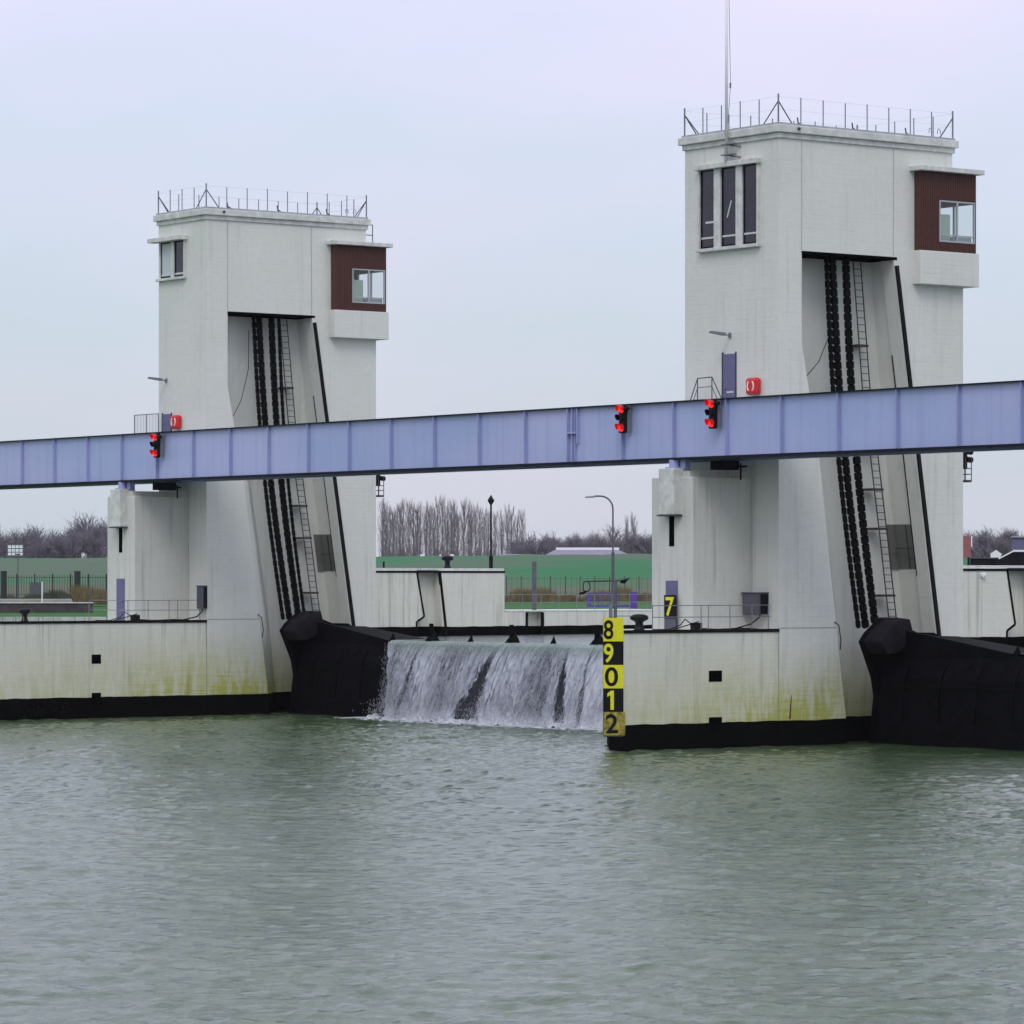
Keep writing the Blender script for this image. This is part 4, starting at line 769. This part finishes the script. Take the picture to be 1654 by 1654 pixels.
# reeds and shrubs at the foot of the dyke
def reeds(x0_, x1_, v0, v1, n, h0, h1, name, label, m):
    vv = rng.uniform(v0, v1, n); u = (rng.uniform(x0_, x1_, n) - 827) / 6141.9 * vv; hh = rng.uniform(h0, h1, n) * (.75 + .3 * np.sin(u * .7) + .15 * np.sin(u * 2.3)); ln = rng.normal(0, .25, (n, 2)) * hh[:, None]
    bx = CX + FW.x * vv + RT.x * u; by = CY + FW.y * vv + RT.y * u; w = .045; z0 = 4.6 + np.clip((vv - 425) / 80, 0, 1) ** 2 * 3 * 5.6
    A = np.stack([bx - RT.x * w, by - RT.y * w, z0], -1); B = np.stack([bx + RT.x * w, by + RT.y * w, z0], -1); C_ = np.stack([bx + ln[:, 0], by + ln[:, 1], z0 + hh], -1)
    tag(np_mesh(name, np.stack([A, B, C_], 1).reshape(-1, 3), np.arange(n * 3).reshape(-1, 3), m, False), kind='stuff', label=label, cat='reeds')
reeds(812, 1060, 392, 404, 9000, .5, 1.7, 'reeds', 'strip of straw brown reeds between the towers', M['reed'])
reeds(120, 175, 372, 384, 2600, .8, 1.9, 'scrub', 'patch of brown scrub left of the farther tower', M['reed'])
reeds(-40, 175, 425, 432, 5000, .5, 1.3, 'rough_grass', 'rough dark grass along the spiked fence', mat('rough_grass', (.075, .08, .05), .95, noise=(.3, .4)))
reeds(812, 1060, 424, 432, 6000, .4, 1.1, 'dry_grass', 'dull brown grass at the foot of the dyke', mat('dry_grass', (.13, .115, .075), .95, noise=(.3, .3)))

# ------------------------------------------------------------------ buildings beyond the dyke
def barn(x0_, x1_, v, ze, zr, hip, label, depth=22, strip=None, m=None):
    t = thing('barn', label, 'barn', px((x0_ + x1_) / 2, v, 4.5), 'barns behind the dyke'); mb = MB(); seg(mb, x0_ + 3, x1_ - 3, v, 4.5, ze, depth); mb.build('wall', M['darkroof'], t)
    k_ = hip; a = [px(x0_, v - .5, ze), px(x1_, v - .5, ze), px(x1_, v + depth, ze), px(x0_, v + depth, ze), px(x0_ + k_[0], v + depth / 2, zr), px(x1_ - k_[1], v + depth / 2, zr)]
    MB().add(a, [(0, 1, 5, 4), (1, 2, 5), (2, 3, 4, 5), (3, 0, 4), (0, 3, 2, 1)]).build('roof', m or M['roofgrey'], t)
    if strip: mb = MB(); seg(mb, strip[0], strip[1], v + depth / 2 - .7, zr - .05, zr + .42, 1.6); mb.build('ridge_skylight', M['ridge'], t)
barn(868, 1036, 640, 10.6, 12.2, (28, 38), 'long low barn roof with a bright ridge strip, left of the near tower', 24, (898, 1000))
barn(800, 872, 700, 11.0, 11.9, (12, 14), 'low pale roof left of the long barn', 20)
for i, (x_, w_, v) in enumerate(((682, 7, 512), (711, 3, 512), (730, 7.5, 512))):  # plain white stand-ins for small pale specks of unknown kind
    p = Vector(px(x_, v, 10.1)); o = MB().lathe(tuple(p + Vector((0, 0, .0))), [(w_ / 24, 0), (w_ / 22, .08), (w_ / 22, .28), (w_ / 30, .36)], 10).build('white_speck', M['ridge'], loc=tuple(p)); tag(o, ('flat white bale, leftmost on the dyke crest', 'narrow white bale, between two wider ones on the dyke crest', 'widest white bale, rightmost on the dyke crest')[i], 'speck', 'white specks on the dyke crest')
t = thing('brick_tower', 'pinkish brick block with a white edge close to the right tower', 'building', px(1563, 500, 5)); mb = MB(); seg(mb, 1553, 1568.5, 500, 5, 12.8, 3); mb.build('wall', M['brick'], t); mb = MB(); seg(mb, 1568.5, 1570.5, 500, 11.4, 12.8, 1); mb.build('trim', M['ridge'], t)
t = thing('shed', 'long dark flat shed behind the wall at the right edge', 'shed', px(1600, 440, 5)); mb = MB(); seg(mb, 1567, 1625, 440, 5, 9.5, 6); mb.build('wall', M['darkroof'], t); mb = MB(); seg(mb, 1566, 1626, 439.8, 9.5, 9.62, 7); mb.build('roof', M['cab'], t)
t = thing('house', 'dark house roof with white bargeboards at the right edge', 'house', px(1640, 436, 5)); mb = MB()
mb.add([px(1606, 436, 9.4), px(1640, 436, 10.35), px(1700, 436, 10.35), px(1720, 436, 5), px(1606, 436, 5), px(1606, 446, 9.4), px(1640, 446, 10.35), px(1700, 446, 10.35), px(1720, 446, 5), px(1606, 446, 5)], [(0, 4, 3, 2, 1), (5, 6, 7, 8, 9), (0, 1, 6, 5), (1, 2, 7, 6), (2, 3, 8, 7), (4, 0, 5, 9)]); mb.build('wall', M['darkroof'], t)
mb = MB(); mb.bar(px(1613, 435.8, 9.45), px(1636, 435.8, 10.30), .1, .14); mb.bar(px(1613, 435.8, 9.45), px(1617.5, 435.8, 10.05), .1, .12); mb.bar(px(1636, 435.8, 10.36), px(1700, 435.8, 10.36), .1, .22); mb.build('bargeboard', M['ridge'], t)
t = thing('white_gable', 'small pale gable above the dark shed, right edge', 'house', px(1609, 470, 5)); MB().add([px(1600, 470, 9.4), px(1617, 470, 9.4), px(1617, 470, 10.3), px(1609, 470, 10.75), px(1600, 470, 10.3), px(1600, 476, 9.4), px(1617, 476, 9.4), px(1617, 476, 10.3), px(1609, 476, 10.75), px(1600, 476, 10.3)], [(0, 1, 2, 3, 4), (5, 9, 8, 7, 6), (2, 7, 8, 3), (3, 8, 9, 4), (0, 4, 9, 5), (1, 6, 7, 2)]).build('wall', M['ridge'], t)
t = thing('block_building', 'slate blue flat building above the dark roof at the right edge', 'building', px(1660, 520, 5)); mb = MB(); seg(mb, 1634, 1720, 520, 5, 12.85, 12); mb.build('wall', M['slate'], t); mb = MB(); seg(mb, 1633, 1721, 519.7, 12.85, 13.0, 13); mb.build('roof', M['metalcap'], t)

# ------------------------------------------------------------------ bare winter trees
def twigs(segs):                                   # segs: list of (a, b, r0, r1) -> thin three sided twigs in one go
    mb = MB()
    for a, b_, r0, r1 in segs: mb.tube(a, b_, r0, 3, r1)
    return mb
def poplar_mesh(seed):
    rd = random.Random(seed); H = 1.0; tr_ = MB(); tr_.tube((0, 0, 0), (0, 0, .55), .011, 6, .006).tube((0, 0, .55), (.004, 0, .96), .006, 5, .001); sg = []
    W_ = rd.uniform(.055, .08)
    for i in range(120):
        z0 = rd.uniform(.04, .86); a = rd.uniform(0, 6.28); L_ = rd.uniform(.10, .26) * (1.1 - z0 * .55); sp = W_ * rd.uniform(.35, 1.1) * (1 - max(0, z0 - .5) * 1.3)
        x, y = math.cos(a), math.sin(a); m1 = (x * sp * .6, y * sp * .6, z0 + L_ * .4); e1 = (x * sp, y * sp, min(1.0, z0 + L_)); sg.append(((0, 0, z0), m1, .0022, .0016)); sg.append((m1, e1, .0016, .0006))
        for q in range(5):
            t_ = rd.uniform(.1, 1); b0 = tuple(m1[c] + (e1[c] - m1[c]) * t_ for c in range(3)); aa = a + rd.uniform(-1.3, 1.3); l2 = rd.uniform(.03, .09); sg.append((b0, (b0[0] + math.cos(aa) * l2 * .3, b0[1] + math.sin(aa) * l2 * .3, b0[2] + l2), .0011, .0005))
    return tr_, twigs(sg)
def round_mesh(seed):
    rd = random.Random(seed); tr_ = MB(); tr_.tube((0, 0, 0), (0, 0, .3), .022, 6, .016); sg = []; fork = []
    for i in range(9):
        a = i * .7 + rd.uniform(-.4, .4); e_ = rd.uniform(.5, 1.25); L_ = rd.uniform(.22, .38); d = Vector((math.cos(a) * math.cos(e_), math.sin(a) * math.cos(e_), math.sin(e_))); s0 = Vector((0, 0, rd.uniform(.18, .3))); e1 = s0 + d * L_; tr_.tube(s0, e1, .012, 5, .006); fork.append((e1, d))
    for p, d in fork:
        for j in range(8):
            d2 = (d + Vector((rd.uniform(-.8, .8), rd.uniform(-.8, .8), rd.uniform(-.3, .7)))).normalized(); p2 = p + d2 * rd.uniform(.10, .22); sg.append((p, p2, .005, .003))
            for q in range(9):
                d3 = (d2 + Vector((rd.uniform(-.9, .9), rd.uniform(-.9, .9), rd.uniform(-.4, .7)))).normalized(); b0 = p.lerp(p2, rd.uniform(.3, 1)); p3 = b0 + d3 * rd.uniform(.06, .14); sg.append((b0, p3, .0026, .0012))
                for w in range(2): d4 = (d3 + Vector((rd.uniform(-.9, .9), rd.uniform(-.9, .9), rd.uniform(-.3, .8)))).normalized(); b1 = b0.lerp(p3, rd.uniform(.3, 1)); sg.append((b1, b1 + d4 * rd.uniform(.03, .08), .0016, .0006))
    return tr_, twigs(sg)
def protos(fn, n, seed, cm):
    out = []
    for i in range(n):
        a, b_ = fn(seed + i); A = a.build('trunk', M['bark'], loc=(0, 0, 0)); B = b_.build('crown', cm, loc=(0, 0, 0)); out.append((A.data, B.data)); bpy.data.objects.remove(A); bpy.data.objects.remove(B)
    return out
POP = protos(poplar_mesh, 4, 10, M['twig2']); RND = protos(round_mesh, 4, 30, M['twig'])
def tree(kind, x_, v, top_y, label, group, name, wide=1.0):
    z0 = 4.7; top = CZ + (937.8 - top_y) / 6141.9 * v; H = top - z0; P = random.choice(POP if kind == 'p' else RND)
    t = thing(name, label, 'tree', px(x_, v, z0), group); t.rotation_euler = (0, 0, random.uniform(0, 6.28)); sc = H * (1.0 if kind == 'p' else 1.25)
    for nm, me in zip(('trunk', 'crown'), P): o = bpy.data.objects.new(nm, me); COL.objects.link(o); o.parent = t; o.scale = (sc * wide, sc * wide, sc)
pop = [(115, 160), (150, 210), (190, 260), (225, 290), (260, 240), (295, 225), (325, 190), (385, 200), (430, 230), (470, 240), (500, 215), (565, 200), (600, 250), (640, 240), (680, 160), (730, 160), (780, 190), (825, 185), (850, 195), (890, 310), (950, 190), (1000, 190), (1030, 220), (1070, 230), (1115, 260), (1160, 280), (1205, 300), (1270, 310), (1335, 290), (1395, 240), (1440, 260), (1500, 300), (1550, 290)]
for i, (a, b_) in enumerate(pop):
    x_ = 600 + a * .1572; y_ = 780 + b_ * .1572
    tree('p', x_, random.uniform(1120, 1300), y_ - 3, 'tall bare poplar in the long row behind the dyke', 'poplars in the row behind the dyke', 'poplar_tree', random.uniform(.7, 1.05))
tree('p', 1022.8, 1200, 826, 'tallest lone bare poplar right of the street lamp', 'lone poplars by the street lamp', 'poplar_tree', .9); tree('p', 1012.5, 1200, 834, 'slim bare poplar just left of the tall lone one', 'lone poplars by the street lamp', 'poplar_tree', .6)
for x_, y_ in [(-8, 850), (8, 858), (22, 868), (38, 864), (46, 856), (62, 868), (78, 860), (90, 866), (104, 860), (118, 858), (133, 848), (150, 838), (160, 842), (174, 844), (190, 850)]:
    tree('r', x_, random.uniform(760, 900), y_, 'bare round-crowned tree in the wood at the far left', 'trees in the wood at the far left', 'bare_tree', 1.15)
for x_, y_ in [(852, 862), (866, 872), (884, 860), (898, 874), (912, 862), (924, 868), (943, 858), (958, 866), (975, 856), (992, 862), (1004, 868), (1034, 868), (1046, 862), (1060, 856)]:
    tree('r', x_, random.uniform(900, 1100), y_, 'bare low tree behind the long barn', 'low trees behind the barn', 'bare_tree', 1.1)
for x_, y_ in [(1576, 862), (1588, 858), (1600, 864), (1613, 858), (1627, 860), (1641, 866), (1655, 858), (1670, 862)]:
    tree('r', x_, random.uniform(820, 950), y_, 'bare tree behind the roofs at the right edge', 'trees at the right edge', 'bare_tree', 1.2)
tree('r', 943, 1000, 855, 'dark dense conical tree behind the barn roof', None, 'dense_tree', .7)
# undergrowth: dense brushwood below the rows
def brush(x0_, x1_, v0, v1, ytop, n, label):
    vv = rng.uniform(v0, v1, n); xx = rng.uniform(x0_, x1_, n); u = (xx - 827) / 6141.9 * vv; H = ((937.8 - ytop) / 6141.9 * vv + CZ - 4.7) * (.70 + .16 * np.sin(xx * .09) + .12 * np.sin(xx * .31 + 1)) * rng.uniform(.35, 1, n) ** .6
    bx = CX + FW.x * vv + RT.x * u; by = CY + FW.y * vv + RT.y * u; w = .12 * vv / 1000; zb = 4.6 + np.where(rng.random(n) < .5, 0, H * .45); Lh = rng.uniform(.3, .55, n) * H; ln = rng.normal(0, .22, (n, 2)) * Lh[:, None]
    A = np.stack([bx - RT.x * w, by - RT.y * w, zb], -1); B = np.stack([bx + RT.x * w, by + RT.y * w, zb], -1); C_ = np.stack([bx + ln[:, 0], by + ln[:, 1], np.minimum(zb + Lh, 4.6 + H)], -1)
    tag(np_mesh('undergrowth', np.stack([A, B, C_], 1).reshape(-1, 3), np.arange(n * 3).reshape(-1, 3), M['twig'], False), kind='stuff', label=label, cat='undergrowth')
brush(-60, 200, 850, 930, 870, 12000, 'purple brown brushwood under the trees at the far left'); brush(605, 860, 1180, 1320, 868, 16000, 'purple brown brushwood under the poplar row'); brush(845, 1062, 1050, 1150, 876, 9000, 'purple brown brushwood behind the barn'); brush(1565, 1690, 900, 960, 876, 6000, 'brushwood behind the roofs on the right')

# ------------------------------------------------------------------ haze
hz = MB(); c_ = [uv(-900, -260), uv(900, -260), uv(900, 1700), uv(-900, 1700)]
hz.hexa([(x, y, -6) for x, y, _ in c_] + [(x, y, 46) for x, y, _ in c_])
hm = bpy.data.materials.new('haze'); hm.use_nodes = True; hm.node_tree.nodes.clear(); pv = hm.node_tree.nodes.new('ShaderNodeVolumePrincipled'); pv.inputs['Color'].default_value = (.90, .90, 1.0, 1); pv.inputs['Density'].default_value = .00004
ho = hm.node_tree.nodes.new('ShaderNodeOutputMaterial'); hm.node_tree.links.new(pv.outputs[0], ho.inputs['Volume'])
tag(hz.build('haze', hm), kind='stuff')
for o in bpy.data.objects:
    if '_w' in o: del o['_w']
